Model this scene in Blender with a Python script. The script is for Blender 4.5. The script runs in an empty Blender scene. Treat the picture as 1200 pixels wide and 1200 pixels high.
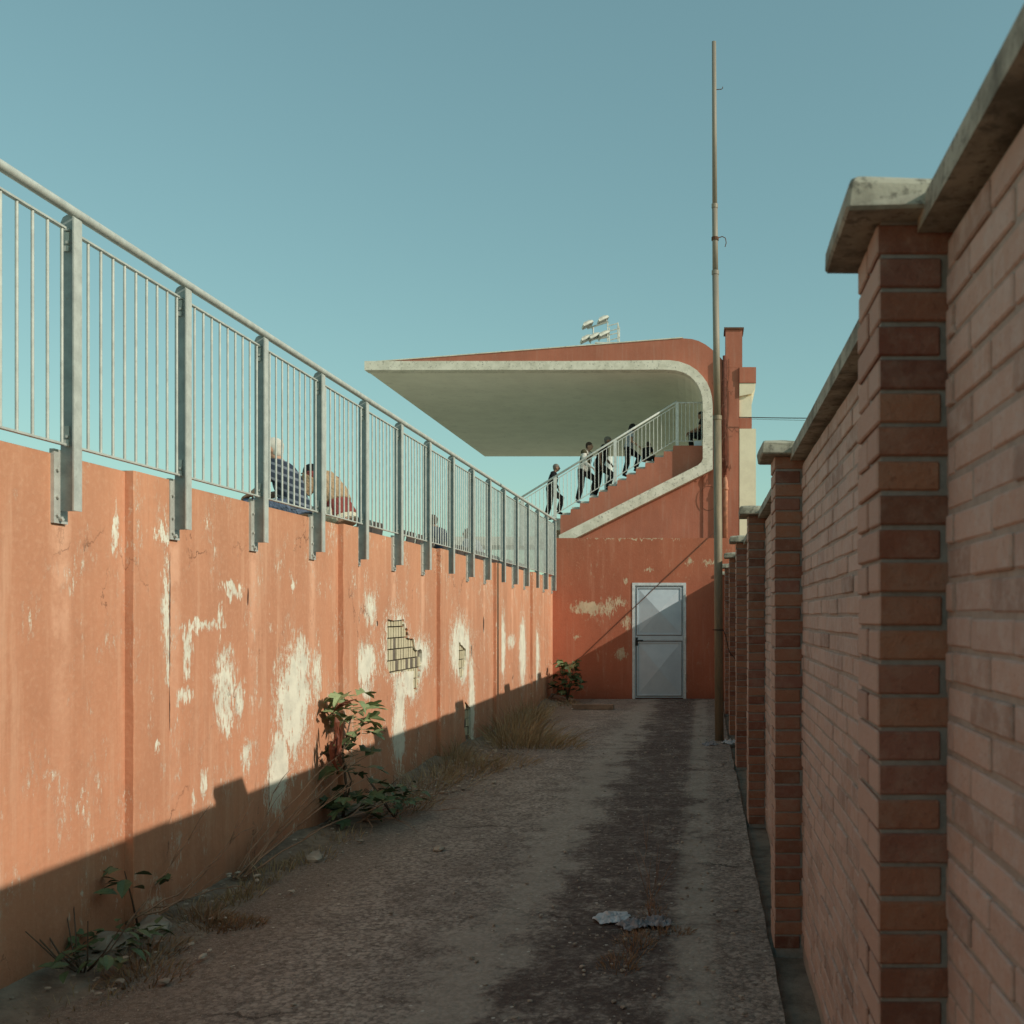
import bpy, bmesh, math, random
from mathutils import Vector, Matrix, noise as mnoise
from mathutils.geometry import tessellate_polygon
R = math.radians
rnd = random.Random(7)
sc = bpy.context.scene
col = sc.collection

# ------------------------------------------------------------------ camera
EYE = 1.58
F = 1230.0 / 1200.0
cam_d = bpy.data.cameras.new('camera')
cam = bpy.data.objects.new('camera', cam_d)
col.objects.link(cam)
cam.location = (0, 0, EYE)
cam.rotation_euler = (R(90), 0, 0)
cam_d.sensor_width = 36
cam_d.lens = 36 * F
cam_d.shift_x = -(825 - 600) / 1200
cam_d.shift_y = (721 - 600) / 1200
cam_d.clip_start = 0.05
cam_d.clip_end = 3000
cam_d.dof.use_dof = True
cam_d.dof.focus_distance = 9
cam_d.dof.aperture_fstop = 6.5
sc.camera = cam

# ------------------------------------------------------------------ light
SUN_DIR = Vector((-1, .378, -.58)).normalized()          # the way the light travels
EL = math.asin(-SUN_DIR.z)
AZ = math.atan2(-SUN_DIR.x, -SUN_DIR.y)
world = bpy.data.worlds.new('World')
sc.world = world
world.use_nodes = True
wn = world.node_tree
wn.nodes.clear()
sky = wn.nodes.new('ShaderNodeTexSky')
sky.sky_type = 'NISHITA'
sky.sun_disc = False
sky.sun_elevation = EL
sky.sun_rotation = AZ
sky.air_density = 1.0
sky.dust_density = 1.0
sky.ozone_density = 1.0
tint = wn.nodes.new('ShaderNodeMix')
tint.data_type = 'RGBA'
tint.blend_type = 'MULTIPLY'
tint.inputs[0].default_value = 1.0
tint.inputs[7].default_value = (1.10, 1.53, 1.26, 1)
bg = wn.nodes.new('ShaderNodeBackground')
bg.inputs['Strength'].default_value = 0.148
wo = wn.nodes.new('ShaderNodeOutputWorld')
gam = wn.nodes.new('ShaderNodeGamma')
gam.inputs['Gamma'].default_value = 0.66
wn.links.new(sky.outputs[0], gam.inputs['Color'])
wn.links.new(gam.outputs[0], tint.inputs[6])
wn.links.new(tint.outputs[2], bg.inputs['Color'])
wn.links.new(bg.outputs[0], wo.inputs['Surface'])

sun_d = bpy.data.lights.new('sun', 'SUN')
sun_d.energy = 3.3
sun_d.angle = R(0.5)
sun_d.color = (1.0, 0.91, 0.77)
sun = bpy.data.objects.new('sun', sun_d)
col.objects.link(sun)
sun.rotation_euler = SUN_DIR.to_track_quat('-Z', 'Y').to_euler()
sun.location = (20, -10, 25)

sc.view_settings.view_transform = 'Standard'
sc.view_settings.look = 'None'
sc.view_settings.exposure = 0.0
sc.view_settings.gamma = 1
sc.view_settings.use_curve_mapping = False

# ------------------------------------------------------------------ helpers
WL = {}                                                   # world origin of every object we make


def wloc(o):
    return WL[o.name] if o is not None else Vector((0, 0, 0))


def link(o, parent=None, loc=(0, 0, 0)):
    col.objects.link(o)
    loc = Vector(loc)
    if parent is not None:
        o.parent = parent
    o.location = loc - wloc(parent)
    WL[o.name] = loc
    return o


def tag(o, label=None, cat=None, group=None, kind=None):
    if label: o['label'] = label
    if cat: o['category'] = cat
    if group: o['group'] = group
    if kind: o['kind'] = kind
    return o


def thing(name, loc, label, cat, group=None):
    o = bpy.data.objects.new(name, None)
    o.empty_display_size = .2
    link(o, None, loc)
    return tag(o, label, cat, group)


class MB:
    def __init__(s):
        s.v = []; s.f = []; s.m = []

    def add(s, vs, fs, mi=0):
        b = len(s.v)
        s.v += [Vector(p) for p in vs]
        s.f += [tuple(b + i for i in f) for f in fs]
        s.m += [mi] * len(fs)

    def box(s, x0, x1, y0, y1, z0, z1, mi=0):
        vs = [(x0, y0, z0), (x1, y0, z0), (x1, y1, z0), (x0, y1, z0), (x0, y0, z1), (x1, y0, z1), (x1, y1, z1), (x0, y1, z1)]
        s.add(vs, [(0, 3, 2, 1), (4, 5, 6, 7), (0, 1, 5, 4), (1, 2, 6, 5), (2, 3, 7, 6), (3, 0, 4, 7)], mi)

    def obox(s, c, dx, dy, dz, M, mi=0):                   # box with half sizes in frame M (3x3)
        c = Vector(c)
        vs = [c + M @ Vector((a * dx, b * dy, d * dz)) for d in (-1, 1) for a, b in ((-1, -1), (1, -1), (1, 1), (-1, 1))]
        s.add(vs, [(0, 3, 2, 1), (4, 5, 6, 7), (0, 1, 5, 4), (1, 2, 6, 5), (2, 3, 7, 6), (3, 0, 4, 7)], mi)

    def tube(s, pts, rad, n=8, cap=True, mi=0, flat=None):
        pts = [Vector(p) for p in pts]
        if not hasattr(rad, '__len__'): rad = [rad] * len(pts)
        b = len(s.v)
        t0 = (pts[1] - pts[0]).normalized()
        a = Vector((0, 0, 1)) if abs(t0.z) < .9 else Vector((1, 0, 0))
        if flat is not None: a = Vector(flat)
        u = t0.cross(a).normalized()
        for i, p in enumerate(pts):
            t = (pts[min(i + 1, len(pts) - 1)] - pts[max(i - 1, 0)]).normalized()
            u = (u - t * u.dot(t))
            u = u.normalized() if u.length > 1e-6 else t.orthogonal().normalized()
            w = t.cross(u)
            r = rad[i]
            ru, rw = r if hasattr(r, '__len__') else (r, r)
            for k in range(n):
                an = 2 * math.pi * k / n
                s.v.append(p + u * (ru * math.cos(an)) + w * (rw * math.sin(an)))
        for i in range(len(pts) - 1):
            for k in range(n):
                k2 = (k + 1) % n
                s.f.append((b + i * n + k, b + i * n + k2, b + (i + 1) * n + k2, b + (i + 1) * n + k)); s.m.append(mi)
        if cap:
            s.f.append(tuple(b + k for k in reversed(range(n)))); s.m.append(mi)
            e = b + (len(pts) - 1) * n
            s.f.append(tuple(e + k for k in range(n))); s.m.append(mi)

    def ball(s, c, r, M=None, nu=10, nv=7, mi=0):
        c = Vector(c)
        if not hasattr(r, '__len__'): r = (r, r, r)
        vs = [Vector((0, 0, -1))]
        for j in range(1, nv):
            ph = -math.pi / 2 + math.pi * j / nv
            for k in range(nu):
                th = 2 * math.pi * k / nu
                vs.append(Vector((math.cos(ph) * math.cos(th), math.cos(ph) * math.sin(th), math.sin(ph))))
        vs.append(Vector((0, 0, 1)))
        fs = []
        for k in range(nu):
            fs.append((0, 1 + (k + 1) % nu, 1 + k))
        for j in range(nv - 2):
            for k in range(nu):
                a = 1 + j * nu + k; b_ = 1 + j * nu + (k + 1) % nu
                fs.append((a, b_, b_ + nu, a + nu))
        top = len(vs) - 1
        for k in range(nu):
            fs.append((top, 1 + (nv - 2) * nu + k, 1 + (nv - 2) * nu + (k + 1) % nu))
        out = []
        for p in vs:
            q = Vector((p.x * r[0], p.y * r[1], p.z * r[2]))
            if M is not None: q = M @ q
            out.append(c + q)
        s.add(out, fs, mi)

    def prism(s, poly, y0, y1, mi_front=0, mi_side=0, side_mi=None):
        """poly: (x,z) outline in the facade plane, extruded along y."""
        n = len(poly)
        area = sum(poly[i][0] * poly[(i + 1) % n][1] - poly[(i + 1) % n][0] * poly[i][1] for i in range(n))
        flip = area < 0
        idx = list(range(n))
        b = len(s.v)
        s.v += [Vector((p[0], y0, p[1])) for p in poly] + [Vector((p[0], y1, p[1])) for p in poly]
        for t in tessellate_polygon([[Vector((p[0], p[1], 0)) for p in poly]]):
            a, c, d = t
            ar = (poly[c][0] - poly[a][0]) * (poly[d][1] - poly[a][1]) - (poly[d][0] - poly[a][0]) * (poly[c][1] - poly[a][1])
            if ar < 0: c, d = d, c
            s.f.append((b + a, b + c, b + d)); s.m.append(mi_front)
            s.f.append((b + n + a, b + n + d, b + n + c)); s.m.append(mi_front)
        for i in range(n):
            j = (i + 1) % n
            q = (b + i, b + n + i, b + n + j, b + j)
            if flip: q = tuple(reversed(q))
            s.f.append(q); s.m.append(side_mi[i] if side_mi else mi_side)

    def mesh(s, name, mats, origin=(0, 0, 0), smooth=False):
        o = Vector(origin)
        me = bpy.data.meshes.new(name)
        me.from_pydata([tuple(p - o) for p in s.v], [], s.f)
        for m in (mats if isinstance(mats, (list, tuple)) else [mats]): me.materials.append(m)
        me.polygons.foreach_set('material_index', s.m)
        if smooth: me.polygons.foreach_set('use_smooth', [True] * len(me.polygons))
        me.update()
        return me

    def build(s, name, mats, parent=None, origin=None, smooth=False, kind=None):
        if origin is None: origin = wloc(parent)
        o = bpy.data.objects.new(name, s.mesh(name, mats, origin, smooth))
        link(o, parent, origin)
        if kind: o['kind'] = kind
        return o


def inst(name, me, parent, loc, rot=None, scale=None):
    o = bpy.data.objects.new(name, me)
    link(o, parent, loc)
    if rot is not None: o.rotation_euler = rot
    if scale is not None: o.scale = scale if hasattr(scale, '__len__') else (scale,) * 3
    return o


# ------------------------------------------------------------------ node helper
class G:
    def __init__(s, name, rough=.85, metal=0.0, spec=.3):
        s.m = bpy.data.materials.new(name)
        s.m.use_nodes = True
        s.t = s.m.node_tree
        s.b = s.t.nodes['Principled BSDF']
        s.b.inputs['Roughness'].default_value = rough
        s.b.inputs['Metallic'].default_value = metal
        s.b.inputs['Specular IOR Level'].default_value = spec
        s._pos = None

    def set(s, sock, v):
        if isinstance(v, bpy.types.NodeSocket): s.t.links.new(v, sock)
        elif hasattr(v, '__len__') and sock.type == 'RGBA': sock.default_value = (*v[:3], 1)
        else: sock.default_value = v

    def pos(s):
        if s._pos is None:
            s._pos = s.t.nodes.new('ShaderNodeNewGeometry').outputs['Position']
        return s._pos

    def obj(s):
        return s.t.nodes.new('ShaderNodeTexCoord').outputs['Object']

    def xyz(s, v):
        n = s.t.nodes.new('ShaderNodeSeparateXYZ'); s.set(n.inputs[0], v); return n.outputs

    def vec(s, x, y, z):
        n = s.t.nodes.new('ShaderNodeCombineXYZ')
        for i, a in enumerate((x, y, z)): s.set(n.inputs[i], a)
        return n.outputs[0]

    def scale(s, v, k):
        n = s.t.nodes.new('ShaderNodeVectorMath'); n.operation = 'MULTIPLY'
        s.set(n.inputs[0], v); n.inputs[1].default_value = k; return n.outputs[0]

    def math(s, op, a, b=None, c=None, clamp=False):
        n = s.t.nodes.new('ShaderNodeMath'); n.operation = op; n.use_clamp = clamp
        s.set(n.inputs[0], a)
        if b is not None: s.set(n.inputs[1], b)
        if c is not None: s.set(n.inputs[2], c)
        return n.outputs[0]

    def noise(s, v, sc_=5, det=4, rough=.6, dist=0, col=False):
        n = s.t.nodes.new('ShaderNodeTexNoise'); s.set(n.inputs['Vector'], v)
        n.inputs['Scale'].default_value = sc_; n.inputs['Detail'].default_value = det
        n.inputs['Roughness'].default_value = rough; n.inputs['Distortion'].default_value = dist
        return n.outputs['Color' if col else 'Fac']

    def voro(s, v, sc_=5, feat='F1', out='Distance'):
        n = s.t.nodes.new('ShaderNodeTexVoronoi'); s.set(n.inputs['Vector'], v); n.feature = feat
        n.inputs['Scale'].default_value = sc_; return n.outputs[out]

    def rng(s, v, a, b, c=0., d=1., smooth=True):
        n = s.t.nodes.new('ShaderNodeMapRange'); s.set(n.inputs['Value'], v)
        n.interpolation_type = 'SMOOTHSTEP' if smooth else 'LINEAR'
        for k, x in zip(('From Min', 'From Max', 'To Min', 'To Max'), (a, b, c, d)): n.inputs[k].default_value = x
        return n.outputs['Result']

    def mix(s, f, a, b, mode='MIX'):
        n = s.t.nodes.new('ShaderNodeMix'); n.data_type = 'RGBA'; n.blend_type = mode
        s.set(n.inputs[0], f); s.set(n.inputs[6], a); s.set(n.inputs[7], b); return n.outputs[2]

    def rand(s):
        a = s.t.nodes.new('ShaderNodeObjectInfo').outputs['Random']
        b = s.t.nodes.new('ShaderNodeNewGeometry').outputs['Random Per Island']
        return s.math('FRACT', s.math('ADD', s.math('MULTIPLY', a, 7.31), b))

    def bump(s, h, strength=.3, dist=.01):
        n = s.t.nodes.new('ShaderNodeBump'); s.set(n.inputs['Height'], h)
        n.inputs['Strength'].default_value = strength; n.inputs['Distance'].default_value = dist
        s.t.links.new(n.outputs[0], s.b.inputs['Normal'])

    def done(s, c, rough=None):
        s.set(s.b.inputs['Base Color'], c)
        if rough is not None: s.set(s.b.inputs['Roughness'], rough)
        return s.m


def hsv_var(g, c, r, amt=.25):
    """lighter / darker by the random value r"""
    lo = tuple(x * (1 - amt) for x in c); hi = tuple(min(1, x * (1 + amt)) for x in c)
    return g.mix(r, lo, hi)


def simple(name, c, rough=.8, metal=0, var=.2, nscale=6, bump=.15, bdist=.005, spec=.3):
    g = G(name, rough, metal, spec)
    n = g.noise(g.obj(), nscale, 5, .65)
    cc = hsv_var(g, c, g.rng(n, .3, .7), var)
    if bump: g.bump(g.noise(g.obj(), nscale * 6, 3, .6), bump, bdist)
    return g.done(cc)


# ------------------------------------------------------------------ materials
def ellipse_mask(g, u, v, patches, n1, lo=.0, hi=.16, namp=1.7, want_raw=False):
    M = -1.6
    for (cu, cv, ru, rv) in patches:
        a = g.math('MULTIPLY', g.math('SUBTRACT', u, cu), 1 / ru)
        b = g.math('MULTIPLY', g.math('SUBTRACT', v, cv), 1 / rv)
        d = g.math('ADD', g.math('MULTIPLY', a, a), g.math('MULTIPLY', b, b))
        M = g.math('MAXIMUM', g.math('SUBTRACT', 1.0, d), M)
    raw = M
    M = g.math('ADD', M, g.math('MULTIPLY', g.math('SUBTRACT', n1, .5), namp))
    out = g.rng(M, lo, hi)
    return (out, raw) if want_raw else out


def plaster(name, base, pale, patch_col, axis, patches, cracks=(), post_streak=False):
    g = G(name, .9)
    P = g.pos()
    x, y, z = g.xyz(P)
    u = y if axis == 'y' else x
    big = g.noise(g.scale(P, (1, 1, .55)), .9, 4, .6)
    streak = g.noise(g.scale(P, (5, 5, .35)), 2.0, 5, .65)
    fine = g.noise(P, 34, 4, .7)
    mott = g.noise(P, 5.5, 5, .65)
    c = hsv_var(g, base, g.rng(big, .3, .72), .13)
    c = g.mix(g.math('MULTIPLY', g.rng(g.noise(g.scale(P, (9, 9, .5)), 3.0, 6, .7), .45, .72), .4), c, tuple(q * .84 for q in base))
    c = g.mix(g.math('MULTIPLY', g.rng(streak, .5, .72), .6), c, pale)
    c = g.mix(g.math('MULTIPLY', g.rng(mott, .52, .75), .35), c, tuple(q * .72 for q in base))
    c = g.mix(g.math('MULTIPLY', g.rng(fine, .45, .72), .32), c, pale)
    if post_streak:
        s = g.math('FRACT', g.math('SUBTRACT', y, 5.16))
        s = g.math('ABSOLUTE', g.math('SUBTRACT', s, .5))           # 0 under each post
        s = g.math('ADD', s, g.math('MULTIPLY', g.math('SUBTRACT', streak, .5), .16))
        s = g.math('MULTIPLY', g.rng(s, .10, .02), g.math('MULTIPLY', g.rng(z, .6, 2.2, .10, .55), g.rng(mott, .36, .58, .25, 1.0)))
        c = g.mix(s, c, tuple(min(1, q * 1.25 + .04) for q in pale))
    # darker towards the foot of the wall, with a mottled edge
    foot_dark = g.rng(g.math('ADD', z, g.math('MULTIPLY', g.math('SUBTRACT', mott, .5), .5)), .30, -.05)
    c = g.mix(g.math('MULTIPLY', foot_dark, .55), c, tuple(q * .55 for q in base))
    # hair cracks and dark nicks
    vn = g.noise(g.scale(P, (2.2, 2.2, 1.0)), 6, 4, .6)
    uw = g.math('ADD', u, g.math('MULTIPLY', g.math('SUBTRACT', vn, .5), .03))
    if cracks:
        cm = ellipse_mask(g, uw, z, cracks, fine, .0, .3, .6)
        c = g.mix(cm, c, tuple(q * .12 for q in base))
    pm = None
    if patches:
        wob = g.noise(g.scale(P, (1.6, 1.6, 1.0)), 3.2, 4, .65)
        uu = g.math('ADD', u, g.math('MULTIPLY', g.math('SUBTRACT', wob, .5), .13))
        zz = g.math('ADD', z, g.math('MULTIPLY', g.math('SUBTRACT', vn, .5), .30))
        flake = g.noise(g.scale(P, (2.2, 2.2, .75)), 9, 9, .82)
        pm, raw = ellipse_mask(g, uu, zz, [p for p in patches if p[2] * p[3] > .030], flake, .0, .06, 7.0, True)
        fk = g.noise(g.scale(P, (3.0, 3.0, 1.1)), 17, 8, .85)
        halo = g.rng(raw, -2.6, -.2)
        pm = g.math('MAXIMUM', pm, g.math('MULTIPLY', g.rng(fk, .545, .555) if axis == 'y' else g.rng(fk, .60, .61), g.rng(g.math('ADD', halo, g.math('MULTIPLY', g.math('SUBTRACT', wob, .5), 1.6)),   .38, .66)))
        scr = [p for p in patches if p[2] * p[3] <= .030]
        if scr:
            flake2 = g.noise(g.scale(P, (3.4, 3.4, .9)), 15, 8, .82)
            pm = g.math('MAXIMUM', pm, ellipse_mask(g, uu, zz, [(p[0], p[1], p[2] * 1.35, p[3] * 1.15) for p in scr], flake2, .40, .48, 9.0))
        fl = g.noise(g.scale(P, (1.8, 1.8, .7)), 8, 6, .72)
        region = g.noise(P, .8, 2, .5)
        specks = g.math('MULTIPLY', g.rng(fl, .615, .63), g.rng(region, .45, .60))
        pm = g.math('MAXIMUM', pm, g.math('MULTIPLY', specks, .8 if axis == 'y' else .25))
        pc = g.mix(g.rng(g.noise(P, 7, 5, .65), .35, .7), patch_col, tuple(q * .80 for q in patch_col))
        c = g.mix(pm, c, pc)
    h = g.math('ADD', g.math('MULTIPLY', fine, .5), g.math('MULTIPLY', mott, 1.2))
    if pm is not None: h = g.math('SUBTRACT', h, g.math('MULTIPLY', pm, .8))
    if axis == 'y':
        ed = g.voro(g.vec(0.0, g.math('ADD', y, g.math('MULTIPLY', vn, .35)), g.math('ADD', g.math('MULTIPLY', z, .55), g.math('MULTIPLY', mott, .22))), 1.7, 'DISTANCE_TO_EDGE')
        ck = g.math('MULTIPLY', g.rng(ed, .007, .002), g.rng(g.noise(P, 1.1, 3, .6), .52, .62))
        c = g.mix(g.math('MULTIPLY', ck, .75), c, tuple(q * .25 for q in base))
        h = g.math('SUBTRACT', h, ck)
    g.bump(h, .45, .010)
    return g.done(c)


def yz(px, py, X=-2.858):
    Y = -X * 1230 / (825 - px)
    return Y, EYE - (py - 721) * Y / 1230


WALL_PATCH = []
def wp(px0, px1, py0, py1, k=1.0):
    a = yz(px0, (py0 + py1) / 2); b = yz(px1, (py0 + py1) / 2)
    cu = (a[0] + b[0]) / 2; ru = abs(b[0] - a[0]) / 2
    t = yz((px0 + px1) / 2, py0)[1]; bt = yz((px0 + px1) / 2, py1)[1]
    WALL_PATCH.append((cu, (t + bt) / 2, ru * k, (t - bt) / 2 * k))

for a in [(180, 190, 661, 775), (184, 191, 745, 800), (253, 274, 757, 850), (258, 272, 830, 862), (276, 285, 800, 838),
          (326, 361, 765, 882), (345, 361, 748, 800), (318, 338, 855, 935), (313, 330, 890, 955), (367, 376, 757, 824),
          (215, 224, 729, 787), (218, 258, 729, 739), (255, 260, 708, 740), (208, 224, 804, 824), (171, 196, 620, 634),
          (416, 440, 755, 800), (428, 440, 694, 734), (425, 434, 800, 822), (461, 474, 785, 900),
          (452, 478, 722, 792), (480, 503, 750, 790), (470, 492, 775, 818), (529, 550, 728, 790), (536, 548, 745, 800),
          (549, 556, 770, 900), (586, 592, 720, 790), (609, 616, 728, 800), (626, 632, 740, 800), (131, 138, 598, 645),
          (236, 242, 900, 935), (225, 229, 920, 945), (283, 294, 868, 905), (172, 178, 876, 886), (595, 603, 745, 760), (262, 282, 683, 696), (341, 346, 676, 690)]:
    wp(*a)
WALL_CRACK = []
for (px0, px1, py0, py1) in [(289.5, 291.5, 688, 710), (198.3, 199.8, 640, 800), (566, 567.5, 722, 742), (552, 553.2, 755, 770), (441, 443, 727, 734), (198.3, 199.6, 800, 860)]:
    a = yz(px0, py0); b = yz(px1, py1)
    WALL_CRACK.append(((a[0] + b[0]) / 2, (a[1] + b[1]) / 2, abs(a[0] - b[0]) / 2, abs(a[1] - b[1]) / 2))
TERRA = (.56, .255, .146)
M_wall = plaster('terracotta_plaster', TERRA, (.66, .37, .24), (.80, .755, .62), 'y', WALL_PATCH, WALL_CRACK, True)

RP = []
for (px0, px1, py0, py1) in [(670, 704, 705, 721), (704, 720, 702, 722), (720, 733, 702, 712), (730, 740, 722, 736), (804, 812, 655, 663),
                             (824, 836, 655, 662), (756, 764, 666, 670), (731, 735, 678, 684), (722, 734, 760, 772), (700, 790, 629.5, 631.5), (672, 680, 743, 748), (690, 700, 628, 632)]:
    RP.append((((px0 + px1) / 2 - 825) / 62, EYE - ((py0 + py1) / 2 - 721) / 62, (px1 - px0) / 124, (py1 - py0) / 124))
M_red = plaster('red_ochre_plaster', (.43, .134, .074), (.48, .20, .125), (.62, .50, .34), 'x', RP)
M_red_far = plaster('red_ochre_plaster_upper', (.40, .140, .087), (.42, .21, .15), (.5, .4, .3), 'x', [])


def mk_concrete(name, c, c2, dark=.35, sc_=9, thr=.56):
    g = G(name, .92)
    P = g.pos()
    n = g.noise(P, sc_, 6, .7); s = g.noise(P, sc_ * 4.5, 4, .75)
    cc = g.mix(g.rng(n, .35, .68), c, c2)
    cc = g.mix(g.math('MULTIPLY', g.rng(s, thr, thr + .12), dark), cc, tuple(q * .3 for q in c))
    g.bump(s, .4, .004)
    return g.done(cc)


M_rim = mk_concrete('weathered_white_concrete', (.74, .70, .59), (.56, .53, .43), .8, 3.5, .55)
M_soffit = mk_concrete('pale_soffit_paint', (.82, .79, .66), (.74, .71, .59), .16, .8)
M_cap = mk_concrete('lichen_concrete', (.42, .40, .32), (.17, .16, .125), .75, 7, .52)
M_step = mk_concrete('white_step_paint', (.66, .64, .56), (.56, .54, .47), .2, 6)
M_cream = mk_concrete('cream_render', (.80, .72, .53), (.72, .64, .47), .08, 3)
M_hollow = mk_concrete('pale_hollow_block', (.62, .55, .38), (.52, .45, .30), .2, 12)
M_dark = simple('dark_mortar_cavity_shade', (.15, .125, .10), .95)  # dark old-mortar tone, also painted in as the shade of gaps and grooves
M_mortar_dusty = mk_concrete('dusty_mortar', (.40, .335, .285), (.32, .265, .225), .25, 20)
M_mortar = mk_concrete('grey_mortar', (.31, .295, .265), (.23, .215, .19), .2, 20)


def mk_brick(name, c1, c2, c3, dust, dust_amt, face=False):
    g = G(name, .9)
    P = g.pos()
    r = g.rand()
    c = g.mix(g.rng(r, 0, .5, smooth=False), c1, c2)
    c = g.mix(g.rng(r, .5, 1, smooth=False), c, c3)
    r2 = g.math('FRACT', g.math('MULTIPLY', r, 13.7))
    c = g.mix(g.math('MULTIPLY', g.rng(r2, .72, .98), .55), c, tuple(q * .5 for q in c1))
    stain = g.noise(g.scale(P, (1, 1, .6)), 1.6, 5, .65)
    c = g.mix(g.math('MULTIPLY', g.rng(stain, .48, .70), .45), c, tuple(q * .45 for q in c1))
    n = g.noise(P, 18, 5, .7)
    c = g.mix(g.math('MULTIPLY', g.rng(n, .40, .72), dust_amt), c, dust)
    c = g.mix(g.math('MULTIPLY', g.rng(g.noise(P, 60, 3, .7), .58, .72), .35), c, tuple(q * .5 for q in c1))
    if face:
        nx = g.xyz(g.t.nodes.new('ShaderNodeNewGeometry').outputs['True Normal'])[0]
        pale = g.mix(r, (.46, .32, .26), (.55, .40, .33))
        c = g.mix(g.math('MULTIPLY', g.rng(nx, -.4, -.8), .75), c, pale)  # sides facing the alley lightened, their bounced light put into the colour
    g.bump(g.math('ADD', g.noise(P, 70, 4, .7), g.math('MULTIPLY', g.noise(P, 22, 4, .7), 1.5)), .7, .006)
    return g.done(c)


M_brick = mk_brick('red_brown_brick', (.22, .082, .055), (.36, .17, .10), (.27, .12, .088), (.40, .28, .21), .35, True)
M_brick_dusty = mk_brick('dusty_pale_brick', (.50, .335, .265), (.56, .395, .325), (.46, .32, .265), (.58, .49, .44), .6)
# steel
def mk_steel(name, c, rough, metal):
    g = G(name, rough, metal, .4)
    P = g.pos()
    n = g.noise(P, 14, 5, .7)
    cc = hsv_var(g, c, g.rng(n, .3, .7), .14)
    cc = g.mix(g.math('MULTIPLY', g.rng(g.noise(P, 45, 3, .7), .62, .72), .3), cc, (.22, .15, .1))
    return g.done(cc)
M_galv = mk_steel('galvanised_steel', (.47, .48, .44), .55, .15)
M_galv_shade = mk_steel('galvanised_steel_shaded', (.29, .33, .325), .55, .15)  # shaded copy of the steel for post webs; the lit flange stays lighter
M_white_rail = mk_steel('pale_painted_rail', (.55, .57, .53), .5, 0)


def mk_pole():
    g = G('weathered_pole_steel', .6, .1, .4)
    P = g.pos(); x, y, z = g.xyz(P)
    n = g.noise(g.scale(P, (4, 4, .7)), 4, 6, .7)
    s = g.noise(P, 40, 4, .75)
    c = g.mix(g.rng(n, .35, .65), (.27, .205, .13), (.18, .145, .10))
    c = g.mix(g.rng(s, .55, .7), c, (.19, .13, .08))
    c = g.mix(g.math('MULTIPLY', g.rng(z, 4.2, 5.2), .45), c, (.30, .28, .25))
    g.bump(s, .2, .003)
    return g.done(c)
M_pole = mk_pole()
M_rust = simple('rusty_iron', (.13, .06, .035), .85, .2)
M_wire = simple('dark_cable', (.03, .025, .022), .7, bump=0)
M_wire_rust = simple('rusty_wire', (.16, .065, .04), .8, bump=0)
M_frame = mk_steel('pale_door_frame_paint', (.60, .64, .64), .5, 0)
def mk_door():
    g = G('grey_blue_door_paint', .5, 0, .35)
    P = g.pos()
    n = g.noise(P, 3, 5, .65); s = g.noise(g.scale(P, (3, 3, .6)), 9, 5, .7)
    c = g.mix(g.rng(n, .35, .7), (.55, .62, .665), (.48, .55, .60))
    c = g.mix(g.math('MULTIPLY', g.rng(s, .6, .75), .35), c, (.30, .24, .20))
    return g.done(c)
M_door = mk_door()
M_black = simple('black_plastic', (.015, .015, .016), .4, bump=0)
M_pipe = simple('terracotta_painted_pipe', (.46, .20, .12), .6, var=.3)
M_pipe_dark = simple('dark_red_pipe', (.17, .055, .035), .7, var=.3)
M_lamp = simple('pale_floodlight_housing', (.62, .60, .52), .5, bump=0)
M_glass = simple('floodlight_glass', (.25, .26, .25), .15, bump=0, spec=.6)


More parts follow.
